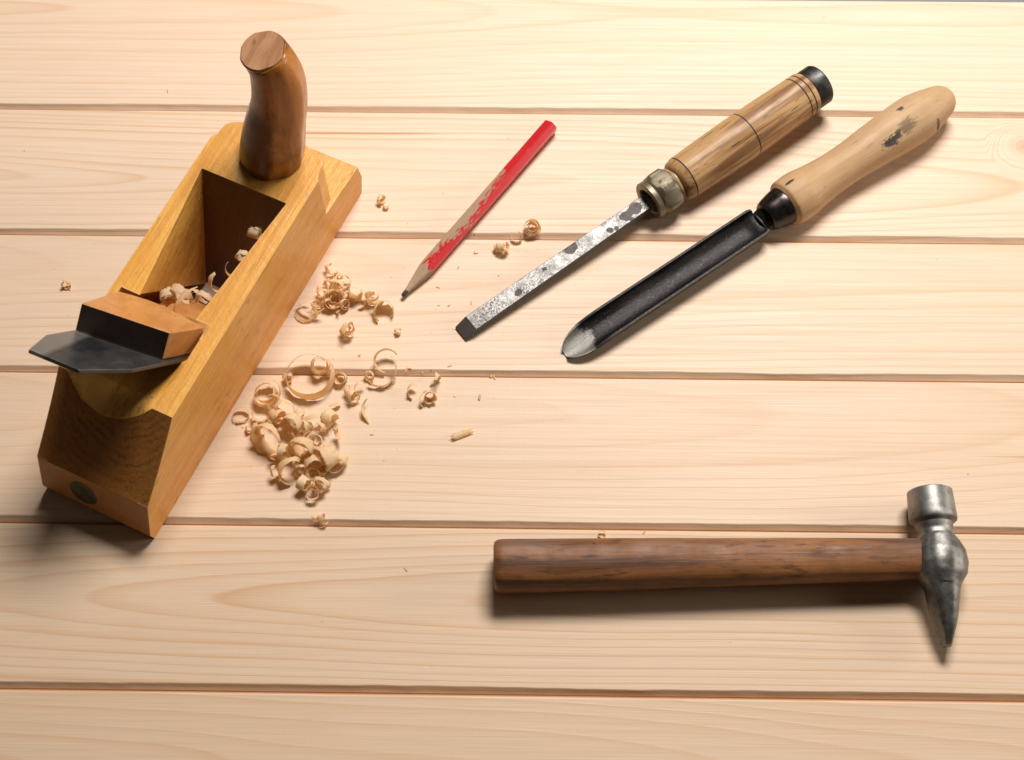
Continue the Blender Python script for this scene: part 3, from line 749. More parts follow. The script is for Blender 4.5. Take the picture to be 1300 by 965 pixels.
# ================================================================== PENCIL
def build_pencil():
    r = .63
    P0 = at(511, 376, .36); P1 = at(699.5, 159.5, .57); D = (P1-P0).normalized()
    M = frame(P0, D)
    root = empty('pencil', 'worn red carpenter pencil with chipped paint and blunt grey point', 'pencil', M)
    S = lambda px, py: along(P0, D, px, py)
    xl, xp, xe = S(516.5, 369), S(541, 340), (P1-P0).length/CM
    NSEG = 48
    ph = R(22)
    def hexr(x, rr, rnd):
        o = []
        for k in range(NSEG):
            a = 2*math.pi*k/NSEG
            m = (a+ph) % (math.pi/3) - math.pi/6
            h = rr*math.cos(math.pi/6)/math.cos(m); h = min(h, rr*.985)
            q = h*(1-rnd)+rr*.9*rnd
            o.append((x, q*math.cos(a), q*math.sin(a)))
        return o
    # paint over bare wood, scratched where fingers rub
    s = NT('chipped_red_paint'); p = s.obj(); sp = s.n('SeparateXYZ', {0: p}).outputs
    n1 = s.noise(s.mapping(p, (160, 520, 520)), 1.0, 5, .72)
    n3 = s.noise(s.mapping(p, (420, 700, 700), loc=(4, 4, 4)), 1.0, 3, .6)
    xx = s.math('MULTIPLY', sp[0], 1/(xe*CM))
    wear_glint = s.ramp(xx, [(.0, .66), (.13, .58), (.20, .55), (.27, .60), (.33, .72), (.43, .74), (.50, .66), (.57, .64), (.66, .56), (.74, .46), (.86, .34), (1, .30)])
    yy = s.math('SUBTRACT', s.math('MULTIPLY', sp[1], 75.0), .12)      # left flank wears most
    thr = s.math('SUBTRACT', 1.06, s.math('ADD', wear_glint, s.math('MULTIPLY', yy, .48)))
    mk = s.ramp(s.math('SUBTRACT', n1, s.math('SUBTRACT', thr, .0)), [(.0, 0.0), (.02, 1.0)])
    mk = s.math('MULTIPLY', mk, s.math('LESS_THAN', xx, .70))
    chips = s.math('MULTIPLY', s.ramp(n3, [(.66, 0.0), (.68, 1.0)]), s.ramp(xx, [(.80, .9), (.90, 0.0)]))
    mk = s.math('MAXIMUM', mk, chips)
    red = s.mix(s.noise(p, 90.0, 3), (.54, .012, .018), (.62, .025, .03))
    bare = s.mix(s.noise(s.mapping(p, (60, 900, 900)), 1.0, 4), (.50, .34, .20), (.33, .22, .14))
    col = s.mix(mk, red, bare)
    s.bsdf(Base_Color=col, Roughness=s.math('MULTIPLY_ADD', mk, .25, .32), Normal=s.bump(s.math('MULTIPLY', mk, -1.0), .5, .0003), Coat_Weight=s.math('SUBTRACT', .3, s.math('MULTIPLY', mk, .3)))
    def cone(x): return .185+(x-xl)*(r*.93-.185)/(xp-xl)
    def clipped(x, off_hex, off_cone):
        return [(x, b*q, c*q) for (x_, b, c) in hexr(x, r+off_hex, 0) for q in [min(1, (cone(x)+off_cone+.012*mnoise.noise(Vector((b*9, c*9, x))))/math.hypot(b, c))]]
    xsn = [xp-.6+.05*k for k in range(25)]
    loft('shaft', [clipped(x, 0, -.004) for x in xsn]+[hexr(xe-.08, r, 0), hexr(xe, r*.93, .1)], s.m, root, sharp_ang=18)
    wmt, s, col = wood('sharpened_cedar', (.52, .37, .24), (.44, .30, .19), (.26, .18, .12), 0, 1.5, .5, .3, .6)
    loft('sharpened_wood', [circ2(xl-.05, .17), circ2(xl+.3, cone(xl+.3))]+[clipped(x, -.006, .004) for x in xsn], wmt, root, sharp_ang=25)
    gm = metal('graphite', (.045, .045, .05), (.10, .10, .105), (.30, .45), .5, 200.0, .0002)
    loft('lead', [circ2(0, .10), circ2(.04, .145), circ2(.12, .165), circ2(xl, .175), circ2(xl+.3, .19)], gm, root, sharp_ang=40)
    em, s, col = wood('pencil_end_wood', (.30, .22, .17), (.40, .29, .21), (.15, .10, .08), 0, 2.0, .5, .3, .6)
    en = loft('end_face', [hexr(xe-.1, r*.82, .1), hexr(xe+.015, r*.82, .1)], em, root)
    loft('core', [circ2(xe, .13), circ2(xe+.03, .13)], gm, en)
    return root
def circ2(x, r, seg=48): return [(x, r*math.cos(2*math.pi*k/seg), r*math.sin(2*math.pi*k/seg)) for k in range(seg)]
build_pencil()

# ================================================================== HAMMER
def build_hammer():
    C = at(1196, 709, 1.75)
    Pl = at(627, 719, 1.6)
    X = (C-Pl).normalized()
    M = frame(C, X)
    root = empty('hammer', 'old steel hammer with worn brown wooden handle, lying across the near planks', 'hammer', M)
    Lh = (C-Pl).length/CM
    # handle -------------------------------------------------------------
    hm, s, col = wood('worn_hammer_handle', (.22, .083, .026), (.31, .130, .044), (.075, .028, .010), 0, .85, .85, .7, .50, .0, spots=.6, spotcol=(.04, .025, .02),
                      blotch=(.13, .055, .022), blotch_amt=.6, wave=.003)
    p = s.obj(); sp = s.n('SeparateXYZ', {0: p}).outputs
    # greyish top highlight painted along the crest of the grip, orange nicks near the head
    gr = s.math('MULTIPLY', s.ramp(s.noise(s.mapping(p, (14, 70, 70)), 1.0, 4, .6), [(.42, 0.0), (.62, 1.0)]), s.ramp(sp[1], [(.0, 0.0), (.008, .3)]))
    col = s.mix(gr, col, (.24, .19, .165))
    bk = s.math('MULTIPLY', s.ramp(s.noise(s.mapping(p, (45, 220, 220)), 1.0, 4, .7), [(.55, 0.0), (.70, .8)]), s.ramp(sp[0], [(-.29, .9), (-.20, .0)]))
    col = s.mix(bk, col, (.035, .022, .016))
    nk = s.math('MULTIPLY', s.ramp(s.noise(s.mapping(p, (110, 260, 260), loc=(.5, 7, 0)), 1.0, 3), [(.69, 0.0), (.72, .9)]), s.ramp(sp[0], [(-.12, 0.0), (-.04, 1.0)]))
    col = s.mix(nk, col, (.58, .28, .12))
    bs = [x for x in s.t.nodes if x.type == 'BSDF_PRINCIPLED'][0]; s.set(bs, 'Base Color', col)
    def oval(x, a, b, zc, e=2.6, seg=56):
        o = []
        for k in range(seg):
            t = 2*math.pi*k/seg+.01
            ca, sa = math.cos(t), math.sin(t)
            q = (abs(ca)**e+abs(sa)**e)**(-1/e)
            wb = 1+.012*mnoise.noise(Vector((x*.5, ca*1.5, sa*1.5)))
            o.append((x, a*q*ca*wb, b*q*sa*wb+zc))
        return o
    st = [(-Lh, 1.30, 1.15, 0), (-Lh+.06, 1.50, 1.36, 0), (-Lh+.25, 1.64, 1.52, 0), (-Lh+.6, 1.68, 1.57, 0), (-Lh+3, 1.66, 1.55, 0), (-Lh+8, 1.63, 1.50, 0), (-Lh+14, 1.52, 1.38, 0),
          (-Lh+20, 1.42, 1.26, 0), (-Lh+25, 1.34, 1.16, 0), (-1.2, 1.28, 1.05, 0), (.7, 1.1, .9, 0)]
    rings = [oval(*q) for q in st[:4]]
    for i in range(3, len(st)-1):
        for k in range(1, 5):
            u = k/4; rings.append(oval(*[st[i][j]*(1-u)+st[i+1][j]*u for j in range(4)]))
    loft('handle', rings, hm, root, sharp_ang=50)
    # head: sections along local Y (poll at +y, peen at -y) ------------------
    s = NT('forged_steel'); p = s.obj()
    n1 = s.noise(p, 60.0, 6, .7); n2 = s.noise(p, 330.0, 4, .75)
    col = s.mix(s.ramp(n1, [(.35, 0.0), (.65, 1.0)]), (.11, .105, .095), (.24, .232, .215))
    col = s.mix(s.ramp(n2, [(.52, 0.0), (.68, .55)]), col, (.06, .052, .04))
    sy = s.n('SeparateXYZ', {0: p}).outputs[1]
    sx = s.n('SeparateXYZ', {0: p}).outputs[0]
    wear_glint = s.ramp(s.math('ADD', s.math('ABSOLUTE', s.math('ADD', sx, -.0005)), s.math('MULTIPLY', s.math('SUBTRACT', n2, .5), .006)), [(.0005, .9), (.0035, 0.0)])  # ridge highlight over the eye, painted as a broken bright band
    wear_glint = s.math('MULTIPLY', wear_glint, s.ramp(sy, [(-.028, 0.0), (-.02, .9), (.026, .9), (.03, .2)]))
    col = s.mix(wear_glint, col, (.62, .61, .58))
    col = s.mix(s.math('MULTIPLY', s.ramp(sy, [(.029, 0.0), (.034, .5)]), s.ramp(n1, [(.4, .3), (.6, 1.0)])), col, (.42, .41, .38))
    s.bsdf(Base_Color=col, Metallic=.8, Roughness=s.ramp(n1, [(.3, .34), (.7, .50)]), Normal=s.bump(s.math('ADD', n1, s.math('MULTIPLY', n2, .6)), .30, .0005))
    Ph = at(1185, 617, 2.6); Pt = at(1204, 820, 1.2)
    Minv = M.inverted(); yp = (Minv @ Ph).y/CM; yt = (Minv @ Pt).y/CM
    xt = (Minv @ Pt).x/CM; xp = (Minv @ Ph).x/CM
    yp -= .1
    # (y, half width x, half height z, z centre, exponent)
    LL = yp-yt
    stn = [(yp+.10, 1.05, 1.05, 0, 2), (yp+.08, 1.30, 1.30, 0, 2), (yp-.02, 1.46, 1.46, 0, 2), (yp-.9, 1.50, 1.50, 0, 2), (yp-1.95, 1.54, 1.54, 0, 2), (yp-2.05, 1.50, 1.50, 0, 2), (yp-2.25, 1.24, 1.24, 0, 2.1),
           (yp-2.7, 1.08, 1.12, 0, 2.3), (yp-3.0, 1.12, 1.15, 0, 2.3), (yp-3.5, 1.50, 1.28, 0, 2.1), (yp-4.1, 1.78, 1.46, 0, 2.1), (yp-4.9, 1.86, 1.52, 0, 2.1), (yp-5.6, 1.70, 1.46, 0, 2.1),
           (yp-.62*LL, 1.26, 1.28, 0, 2.2), (yp-.66*LL, 1.10, 1.2, 0, 2.3), (yp-.71*LL, 1.03, 1.14, -.04, 2.7), (yp-.79*LL, .90, 1.03, -.12, 3.0),
           (yp-.87*LL, .70, .88, -.24, 3.3), (yp-.93*LL, .50, .72, -.36, 3.5), (yp-.985*LL, .33, .50, -.52, 3.6), (yt, .27, .40, -.6, 4)]
    rings = []
    NS = 72
    for i in range(len(stn)):
        q = stn[i]
        nxt = stn[min(i+1, len(stn)-1)]
        for k in range(4 if i < len(stn)-1 else 1):
            u = k/4
            y, a, b, zc, e = [q[j]*(1-u)+nxt[j]*u for j in range(5)]
            cx = xp-.06+(xt-xp)*(yp-y)/(yp-yt)
            o = []
            for m in range(NS):
                t = 2*math.pi*m/NS
                ca, sa = math.cos(t), math.sin(t)
                r = (abs(ca)**e+abs(sa)**e)**(-1/e)
                if yp-6.4 < y < yp-3.1:
                    # crest ridge over the eye
                    r *= 1+.06*max(0, abs(sa)-.9)/.1*1.0
                uu = min(max((yp-6.0-y)/2.2, 0), 1); kk = .34*uu*uu*(3-2*uu)*max(0, sa)
                o.append((cx+a*r*ca*(1-kk), y, zc+b*r*sa))
            rings.append(o)
    hd = loft('head', rings, s.m, root, sharp_ang=26)
    return root
build_hammer()

# ================================================================== SHAVINGS
def shaving_mat():
    s = NT('wood_shaving'); p = s.obj()
    g = s.noise(s.mapping(p, (220, 220, 1100)), 1.0, 3, .6)
    info = s.n('ObjectInfo').outputs['Random']
    c = s.mix(s.math('MULTIPLY', s.math('ADD', info, s.ramp(s.noise(p, 55.0, 2), [(.4, 0.0), (.65, 1.0)])), .5), (.97, .87, .65), (.95, .74, .45))
    col = s.mix(s.ramp(g, [(.45, 0.0), (.8, .4)]), c, (.80, .50, .24))
    d = s.n('BsdfPrincipled'); s.set(d, 'Base Color', col); s.set(d, 'Roughness', .55); s.set(d, 'Normal', s.bump(g, .3, .0003))
    tr = s.n('BsdfTranslucent'); s.set(tr, 'Color', col)
    mx = s.n('MixShader', {0: .58}); s.t.links.new(d.outputs[0], mx.inputs[1]); s.t.links.new(tr.outputs[0], mx.inputs[2])
    s.t.links.new(mx.outputs[0], s.out.inputs[0])
    return s.m
SHM = shaving_mat()
def shaving(name, label, px, py, r0, r1, turns, w, pitch=0.0, rx=0, rz=0, ph=0, lift=0.0, zc=None, seed=1, frill=.0, tail=0.0, wend=.35, cup=0.0, squash=1.0, group='curled wood shavings', ry=0, cone=None):
    """a curled ribbon: radii, width and pitch in cm; local axis z of the roll turned by rx, ry, rz (degrees)"""
    rnd = random.Random(seed)
    rows = []
    if cone is None: cone = rnd.choice((-1, 1))*rnd.uniform(.05, .28)
    th = .014
    if w > .8: turns *= 1.3; w *= .74
    elif w > .45: w *= .78; turns *= 1.25
    N = max(16, int(44*turns)); K = 6
    for i in range(N+1):
        u = i/N
        a = R(ph)+2*math.pi*turns*u
        r = r0+(r1-r0)*u**.9
        r *= 1+.20*min(1, .55/r0)*mnoise.noise(Vector((u*4*turns, seed*3.3, 0)))
        if tail and u > .75: r += tail*((u-.75)/.25)**2
        ww = w*(wend+(1-wend)*min(1, 3.2*min(u, 1-u)+.05))*(1+.16*mnoise.noise(Vector((u*7*turns, seed*1.7, 4))))
        cz = pitch*(u-.5)*turns+.08*mnoise.noise(Vector((u*4, seed, 9)))*w
        rad = Vector((math.cos(a), math.sin(a)*squash, 0))
        row = []
        for k in range(K+1):
            v = k/K-.5
            fr = 2.2*frill*mnoise.noise(Vector((u*turns*6.5, seed*2.7+(5 if v > 0 else 0), 1.5)))*abs(2*v)**1.5 + cone*v*ww
            jag = .24*w*mnoise.noise(Vector((u*turns*22, seed*2.1, v*3))) if k in (0, K) else 0
            rr = r+fr+cup*(1-4*v*v)
            row.append((rad*rr+Vector((0, 0, cz+v*ww+(jag if v > 0 else -jag))), rad))
        rows.append(row)
    vs, fs = [], []
    for sgn in (1, -1):
        for row in rows:
            for q, rad in row: vs.append(q+rad*th*.5*sgn)
    n1 = (N+1)*(K+1); k1 = K+1
    for i in range(N):
        for k in range(K):
            a = i*k1+k
            fs.append((a, a+1, a+k1+1, a+k1)); fs.append((n1+a, n1+a+k1, n1+a+k1+1, n1+a+1))
    for i in range(N):
        a = i*k1; fs.append((a, a+k1, n1+a+k1, n1+a)); a = i*k1+K; fs.append((a, n1+a, n1+a+k1, a+k1))
    for k in range(K):
        a = k; fs.append((a, n1+a, n1+a+1, a+1)); a = N*k1+k; fs.append((a, a+1, n1+a+1, n1+a))
    Rm = Matrix.Rotation(R(rz), 3, 'Z') @ Matrix.Rotation(R(ry), 3, 'Y') @ Matrix.Rotation(R(rx), 3, 'X')
    zs = [(Rm @ Vector(v)).z for v in vs]
    zmin, zmax = min(zs), max(zs)
    o = mesh_from(name, [v*CM for v in vs], fs, SHM)
    height = (zmax-zmin)/2+lift
    P = at(px, py, height if zc is None else zc)
    loc = Vector((P.x, P.y, (lift-zmin)*CM)) if zc is None else Vector((P.x, P.y, zc*CM))
    o.matrix_world = Matrix.Translation(loc) @ Rm.to_4x4()
    tag(o, label, 'shaving', group)
    return o
SH = 'wood_shaving'
S_ = [
 # label, px, py, kwargs
 ('largest open ring of wood shaving, standing on its edge over the groove', 393, 477, dict(r0=1.64, r1=1.70, turns=.76, w=1.15, cone=-.3, ph=60, rx=12, rz=-10, seed=2, squash=.93, frill=.03)),
 ('rolled shaving curl standing inside the back of the largest ring', 406, 463, dict(r0=.42, r1=.66, turns=1.5, w=1.0, ph=10, rx=18, rz=30, seed=3, lift=.2)),
 ('small twisted shaving touching the left side of the largest ring', 365, 480, dict(r0=.22, r1=.36, turns=1.3, w=.55, ph=80, rx=50, rz=15, seed=4, frill=.05)),
 ('small upright shaving curl just right of the largest ring', 432, 480, dict(r0=.28, r1=.46, turns=1.4, w=.7, rx=25, rz=-35, seed=5, frill=.05)),
 ('frilly crooked shaving right of and below the largest ring', 446, 500, dict(r0=.22, r1=.42, turns=1.6, w=.5, pitch=.55, rx=70, rz=40, seed=6, frill=.09)),
 ('tiny shaving flake lying below the crooked one near the largest ring', 424, 516, dict(r0=.4, r1=.5, turns=.35, w=.3, rx=80, rz=20, seed=7)),
 ('standing orange scroll shaving at the top left of the main heap', 337, 500, dict(r0=.55, r1=.98, turns=1.35, w=.95, ph=170, rx=8, rz=0, seed=8, frill=.03)),
 ('orange shaving strip leaning below the orange scroll in the heap', 329, 525, dict(r0=.5, r1=.75, turns=.6, w=.8, ph=150, rx=20, rz=20, seed=9)),
 ('thin small shaving loop nearest the plane, left of the main heap', 306, 527, dict(r0=.45, r1=.58, turns=1.1, w=.3, rx=15, rz=20, ph=200, seed=10)),
 ('wide arched pale shaving at the left of the main heap', 341, 556, dict(r0=.9, r1=1.25, turns=.72, w=1.1, ph=20, rx=62, rz=-35, seed=11, cup=.05)),
 ('small rolled shaving between the orange scroll and the arched shaving', 352, 527, dict(r0=.35, r1=.6, turns=1.2, w=.9, ph=40, rx=75, rz=50, seed=12, lift=.1)),
 ('pale folded shaving curl in the upper middle of the main heap', 371, 537, dict(r0=.45, r1=.72, turns=1.3, w=1.1, ph=90, rx=60, rz=-25, seed=13, lift=.3, cup=.06)),
 ('orange scoop shaving at the upper right end of the main heap', 419, 531, dict(r0=.45, r1=.62, turns=.95, w=1.0, ph=190, rx=85, rz=60, seed=14, cup=.05)),
 ('thin shaving strip bridging to the orange scoop at the heap', 401, 535, dict(r0=1.1, r1=1.3, turns=.28, w=.35, ph=60, rx=80, rz=10, seed=15, lift=.2)),
 ('broad pale shaving roll in the centre of the main heap', 383, 568, dict(r0=.6, r1=.92, turns=1.15, w=1.3, ph=10, rx=72, rz=-15, seed=16, lift=.25, cup=.06)),
 ('broad pale slanting shaving roll at the right side of the main heap', 416, 580, dict(r0=.55, r1=.86, turns=1.5, w=1.45, pitch=.3, ph=60, rx=82, rz=-62, seed=17, cup=.06)),
 ('curled pale shaving tucked under the centre roll of the heap', 398, 590, dict(r0=.5, r1=.7, turns=.9, w=.9, ph=240, rx=65, rz=25, seed=18)),
 ('ragged flat shaving bits at the lower left of the main heap', 372, 598, dict(r0=.8, r1=1.1, turns=.45, w=.8, ph=50, rx=55, rz=10, seed=19, frill=.12)),
 ('narrow frilly shaving sticking out at the far lower left of the heap', 350, 597, dict(r0=.3, r1=.55, turns=.7, w=.4, ph=50, rx=60, rz=60, seed=20, frill=.1)),
 ('small round shaving roll below the main heap, left of the frilly knot', 386, 614, dict(r0=.32, r1=.58, turns=1.4, w=.85, ph=0, rx=80, rz=60, seed=21)),
 ('frilly knot of shaving right of the small round roll below the heap', 406, 616, dict(r0=.3, r1=.58, turns=1.8, w=.6, pitch=.25, ph=40, rx=35, rz=-20, seed=22, frill=.12)),
 ('lowest shaving, a crumpled curl lying beside the near groove', 405, 658, dict(r0=.16, r1=.36, turns=1.3, w=.6, pitch=.6, ph=40, rx=75, rz=80, seed=23, frill=.08)),
 ('slim crescent shaving standing alone right of the main heap', 477, 519, dict(r0=.85, r1=.95, turns=.32, w=.4, ph=150, rx=20, rz=-20, seed=24, tail=.2)),
 ('dark orange arched shaving over the groove, right of the largest ring', 492, 457, dict(r0=.75, r1=.95, turns=.5, w=.75, ph=20, rx=25, rz=15, seed=25, cup=.06, lift=.15)),
 ('pale frilly strip lying along the groove under the orange arch', 481, 472, dict(r0=1.0, r1=1.3, turns=.42, w=.55, ph=215, rx=35, rz=10, seed=26, frill=.07)),
 ('tight shaving curl with a tail, right of the heap below the groove', 545, 503, dict(r0=.22, r1=.5, turns=1.9, w=.6, pitch=.15, ph=90, rx=50, rz=10, seed=27, frill=.05, tail=.3)),
 ('wavy shaving tail reaching up over the groove from the tight curl', 553, 482, dict(r0=.3, r1=.5, turns=.8, w=.35, pitch=.8, ph=190, rx=70, rz=70, seed=28, frill=.08)),
 ('curved shaving sliver at the left of the tight curl below the groove', 527, 496, dict(r0=.4, r1=.55, turns=.5, w=.4, ph=60, rx=30, rz=10, seed=29, frill=.06)),
 ('lone twisted shaving chip lying farthest right on the fourth plank', 586, 551, dict(r0=.24, r1=.28, turns=.34, w=2.1, ph=0, rx=90, rz=-68, seed=30, wend=.3, cone=.02)),
 ('frilly shaving ball below the upper cluster, above the largest ring', 440, 419, dict(r0=.25, r1=.52, turns=1.9, w=.5, pitch=.3, ph=40, rx=55, rz=60, seed=31, frill=.12)),
 ('thin open shaving hoop touching the side of the plane', 389, 396, dict(r0=.72, r1=.78, turns=.9, w=.3, ph=70, rx=10, rz=0, seed=32)),
 ('narrow shaving strip above the open hoop, beside the plane', 398, 377, dict(r0=1.2, r1=1.4, turns=.3, w=.35, ph=230, rx=30, rz=-30, seed=33, lift=.3)),
 ('frilly ball of shaving at the centre of the upper cluster', 424, 378, dict(r0=.3, r1=.72, turns=2.3, w=.75, pitch=.2, ph=10, rx=40, rz=20, seed=34, frill=.13)),
 ('crinkled shaving at the top of the upper cluster', 430, 364, dict(r0=.3, r1=.6, turns=1.4, w=.6, pitch=.3, ph=100, rx=60, rz=-40, seed=35, frill=.12)),
 ('small crumpled shaving at the lower left of the upper cluster', 415, 384, dict(r0=.25, r1=.45, turns=1.3, w=.5, pitch=.3, ph=100, rx=70, rz=30, seed=36, frill=.12)),
 ('pale upright shaving curl right of the frilly ball in the upper cluster', 450, 372, dict(r0=.35, r1=.5, turns=.7, w=1.1, ph=60, rx=15, rz=0, seed=37)),
 ('second pale upright shaving curl, in the gap before the right end of the upper cluster', 472, 377, dict(r0=.35, r1=.5, turns=.7, w=1.0, ph=40, rx=-12, rz=20, seed=38)),
 ('broad pale bent shaving at the right end of the upper cluster', 488, 394, dict(r0=.6, r1=.8, turns=.6, w=1.2, ph=-60, rx=25, rz=20, seed=39, cup=.08)),
 ('low pale strip linking the upright curls of the upper cluster', 466, 394, dict(r0=1.6, r1=1.8, turns=.22, w=.5, ph=60, rx=40, rz=0, seed=40)),
 ('small crinkled shaving alone above the upper cluster, beside the plane', 420, 340, dict(r0=.25, r1=.5, turns=.8, w=.4, pitch=.3, ph=0, rx=50, rz=70, seed=41, frill=.08)),
 ('small two lobed shaving chip on the second plank between plane and pencil', 483, 253, dict(r0=.25, r1=.4, turns=.8, w=.5, ph=90, rx=70, rz=60, seed=42)),
 ('tiny shaving crumb right below the two lobed chip', 490, 261, dict(r0=.15, r1=.25, turns=.8, w=.35, ph=90, rx=60, rz=0, seed=43)),
 ('rose shaped shaving curl between pencil and chisel, above the groove', 675, 289, dict(r0=.2, r1=.68, turns=2.4, w=.7, ph=40, rx=22, rz=20, seed=44, frill=.05)),
 ('small open shaving loop at the left foot of the rose shaped curl', 656, 301, dict(r0=.33, r1=.4, turns=.8, w=.3, ph=150, rx=15, rz=0, seed=45)),
 ('dull brownish shaving curl below the groove, left of the rose shaped one', 636, 314, dict(r0=.2, r1=.38, turns=1.6, w=.7, pitch=.4, ph=0, rx=60, rz=80, seed=46)),
 ('tiny pale curl on the near groove just above the hammer handle', 764, 678, dict(r0=.18, r1=.28, turns=1.2, w=.25, ph=0, rx=15, rz=0, seed=47)),
 ('tiny frayed shaving fleck alone on the planks left of the plane', 83, 361, dict(r0=.2, r1=.35, turns=1.2, w=.3, ph=0, rx=60, rz=0, seed=48, frill=.1)),
 ('pale shaving ribbon end poking out at the right foot of the broad slanting roll', 433, 584, dict(r0=.35, r1=.5, turns=.8, w=.7, ph=200, rx=70, rz=-30, seed=71)),
 ('thin curled strip lying across the top of the pale folded curl in the heap', 362, 520, dict(r0=.5, r1=.75, turns=.7, w=.4, ph=300, rx=40, rz=20, seed=72, lift=.5)),
 ('crumpled orange shaving at the right of the pale folded curl', 388, 541, dict(r0=.25, r1=.5, turns=1.3, w=.6, pitch=.4, ph=0, rx=55, rz=-60, seed=73, frill=.08)),
 ('short pale shaving loop in the hollow left of the centre roll', 361, 574, dict(r0=.4, r1=.6, turns=1.0, w=.7, ph=120, rx=70, rz=70, seed=74, lift=.1)),
 ('orange inner curl showing between the centre roll and the slanting roll', 401, 560, dict(r0=.3, r1=.5, turns=1.4, w=.8, ph=30, rx=30, rz=-20, seed=75, lift=.4)),
 ('small ragged shaving just above the small round roll', 385, 598, dict(r0=.4, r1=.6, turns=.5, w=.6, ph=80, rx=60, rz=-20, seed=76, frill=.1)),
 ('tiny orange shaving at the tip of the arched pale shaving', 316, 544, dict(r0=.15, r1=.3, turns=.9, w=.35, rx=60, rz=40, seed=77)),
 ('crinkled curl between the frilly ball and the open hoop by the plane', 408, 372, dict(r0=.25, r1=.5, turns=1.2, w=.45, pitch=.4, ph=60, rx=65, rz=10, seed=78, frill=.1)),
 ('small pale curl at the right foot of the frilly ball', 438, 386, dict(r0=.2, r1=.42, turns=1.4, w=.5, ph=60, rx=45, rz=50, seed=79, frill=.06)),
 ('frilly fringe shaving on top of the frilly ball', 438, 358, dict(r0=.3, r1=.5, turns=.8, w=.4, ph=200, rx=40, rz=0, seed=80, frill=.12)),
 ('narrow strip dropping from the crooked shaving towards the groove', 458, 492, dict(r0=.35, r1=.5, turns=.6, w=.35, pitch=.3, ph=30, rx=70, rz=20, seed=81, frill=.06)),
 ('tiny pale curl below the right end of the upper cluster', 505, 421, dict(r0=.12, r1=.25, turns=1.1, w=.3, rx=50, rz=20, seed=82)),
 ('small bent shaving at the left of the orange arch on the groove', 468, 477, dict(r0=.25, r1=.4, turns=.8, w=.5, ph=100, rx=55, rz=-20, seed=83, frill=.06)),
]
for lab, px, py, kw in S_:
    shaving(SH, lab, px, py, **kw)
rs = random.Random(77)
for k, (px, py) in enumerate([(345, 512), (357, 542), (376, 553), (392, 552), (408, 545), (426, 548), (372, 585), (390, 580), (410, 597), (425, 592), (352, 580), (395, 604), (330, 540), (380, 525), (412, 566), (400, 625)]):
    shaving(SH, 'small frayed curl tangled among the rolls of the main shaving heap', px+rs.uniform(-4, 4), py+rs.uniform(-4, 4), r0=rs.uniform(.12, .3), r1=rs.uniform(.35, .6), turns=rs.uniform(.6, 1.7),
            w=rs.uniform(.22, .42), pitch=rs.uniform(0, .5), ph=rs.uniform(0, 360), rx=rs.uniform(20, 90), rz=rs.uniform(-90, 90), seed=100+k, frill=.05, lift=rs.uniform(0, .45), group='small curls in the main heap')
for k, (px, py) in enumerate([(412, 362), (418, 372), (428, 388), (436, 372), (444, 380), (432, 352), (458, 384), (478, 384), (404, 386)]):
    shaving(SH, 'small frayed curl tangled in the upper shaving cluster', px+rs.uniform(-3, 3), py+rs.uniform(-3, 3), r0=rs.uniform(.12, .25), r1=rs.uniform(.3, .5), turns=rs.uniform(.6, 1.6),
            w=rs.uniform(.2, .36), pitch=rs.uniform(0, .5), ph=rs.uniform(0, 360), rx=rs.uniform(20, 90), rz=rs.uniform(-90, 90), seed=200+k, frill=.06, lift=rs.uniform(0, .25), group='small curls in the upper cluster')
# shavings lying in the throat of the plane
T_ = [
 ('dark rolled shaving in the rear left corner of the throat of the plane', 213, 376, dict(r0=.2, r1=.55, turns=2, w=1.1, rx=85, rz=20, seed=61, zc=7.2, frill=.04)),
 ('wide pale shaving loop standing in the rear of the throat', 231, 374, dict(r0=.75, r1=.85, turns=.75, w=.75, ph=-40, rx=88, rz=-28, seed=62, zc=7.2)),
 ('pale shaving arch at the rear right of the throat', 262, 380, dict(r0=.55, r1=.72, turns=.6, w=.6, ph=-10, rx=88, rz=-30, seed=63, zc=7.4)),
 ('straight shaving strip under the arch in the throat', 252, 388, dict(r0=1.6, r1=1.8, turns=.2, w=.5, ph=70, rx=75, rz=40, seed=64, zc=7.3)),
 ('crumpled shaving between the loop and the arch in the throat', 245, 376, dict(r0=.25, r1=.55, turns=1.4, w=.6, ph=70, rx=50, rz=0, seed=65, zc=6.4, frill=.1)),
 ('brown shaded shaving flake in the middle of the throat', 280, 356, dict(r0=.7, r1=.9, turns=.35, w=.9, ph=100, rx=60, rz=30, seed=66, zc=6.3)),
 ('brown shaded upright shaving in the throat against the right cheek', 296, 340, dict(r0=.5, r1=.6, turns=.5, w=.8, ph=100, rx=20, rz=30, seed=67, zc=6.4)),
 ('round shaving curl half hidden by the right cheek of the throat', 309, 325, dict(r0=.45, r1=.55, turns=.9, w=.6, ph=0, rx=88, rz=-10, seed=68, zc=6.8)),
 ('bright shaving roll at the front right of the throat', 324, 296, dict(r0=.2, r1=.42, turns=1.7, w=1.0, pitch=.1, ph=0, rx=80, rz=65, seed=69, zc=7.0)),
]
for lab, px, py, kw in T_:
    shaving(SH, lab, px, py, group='shavings inside the plane', **kw)

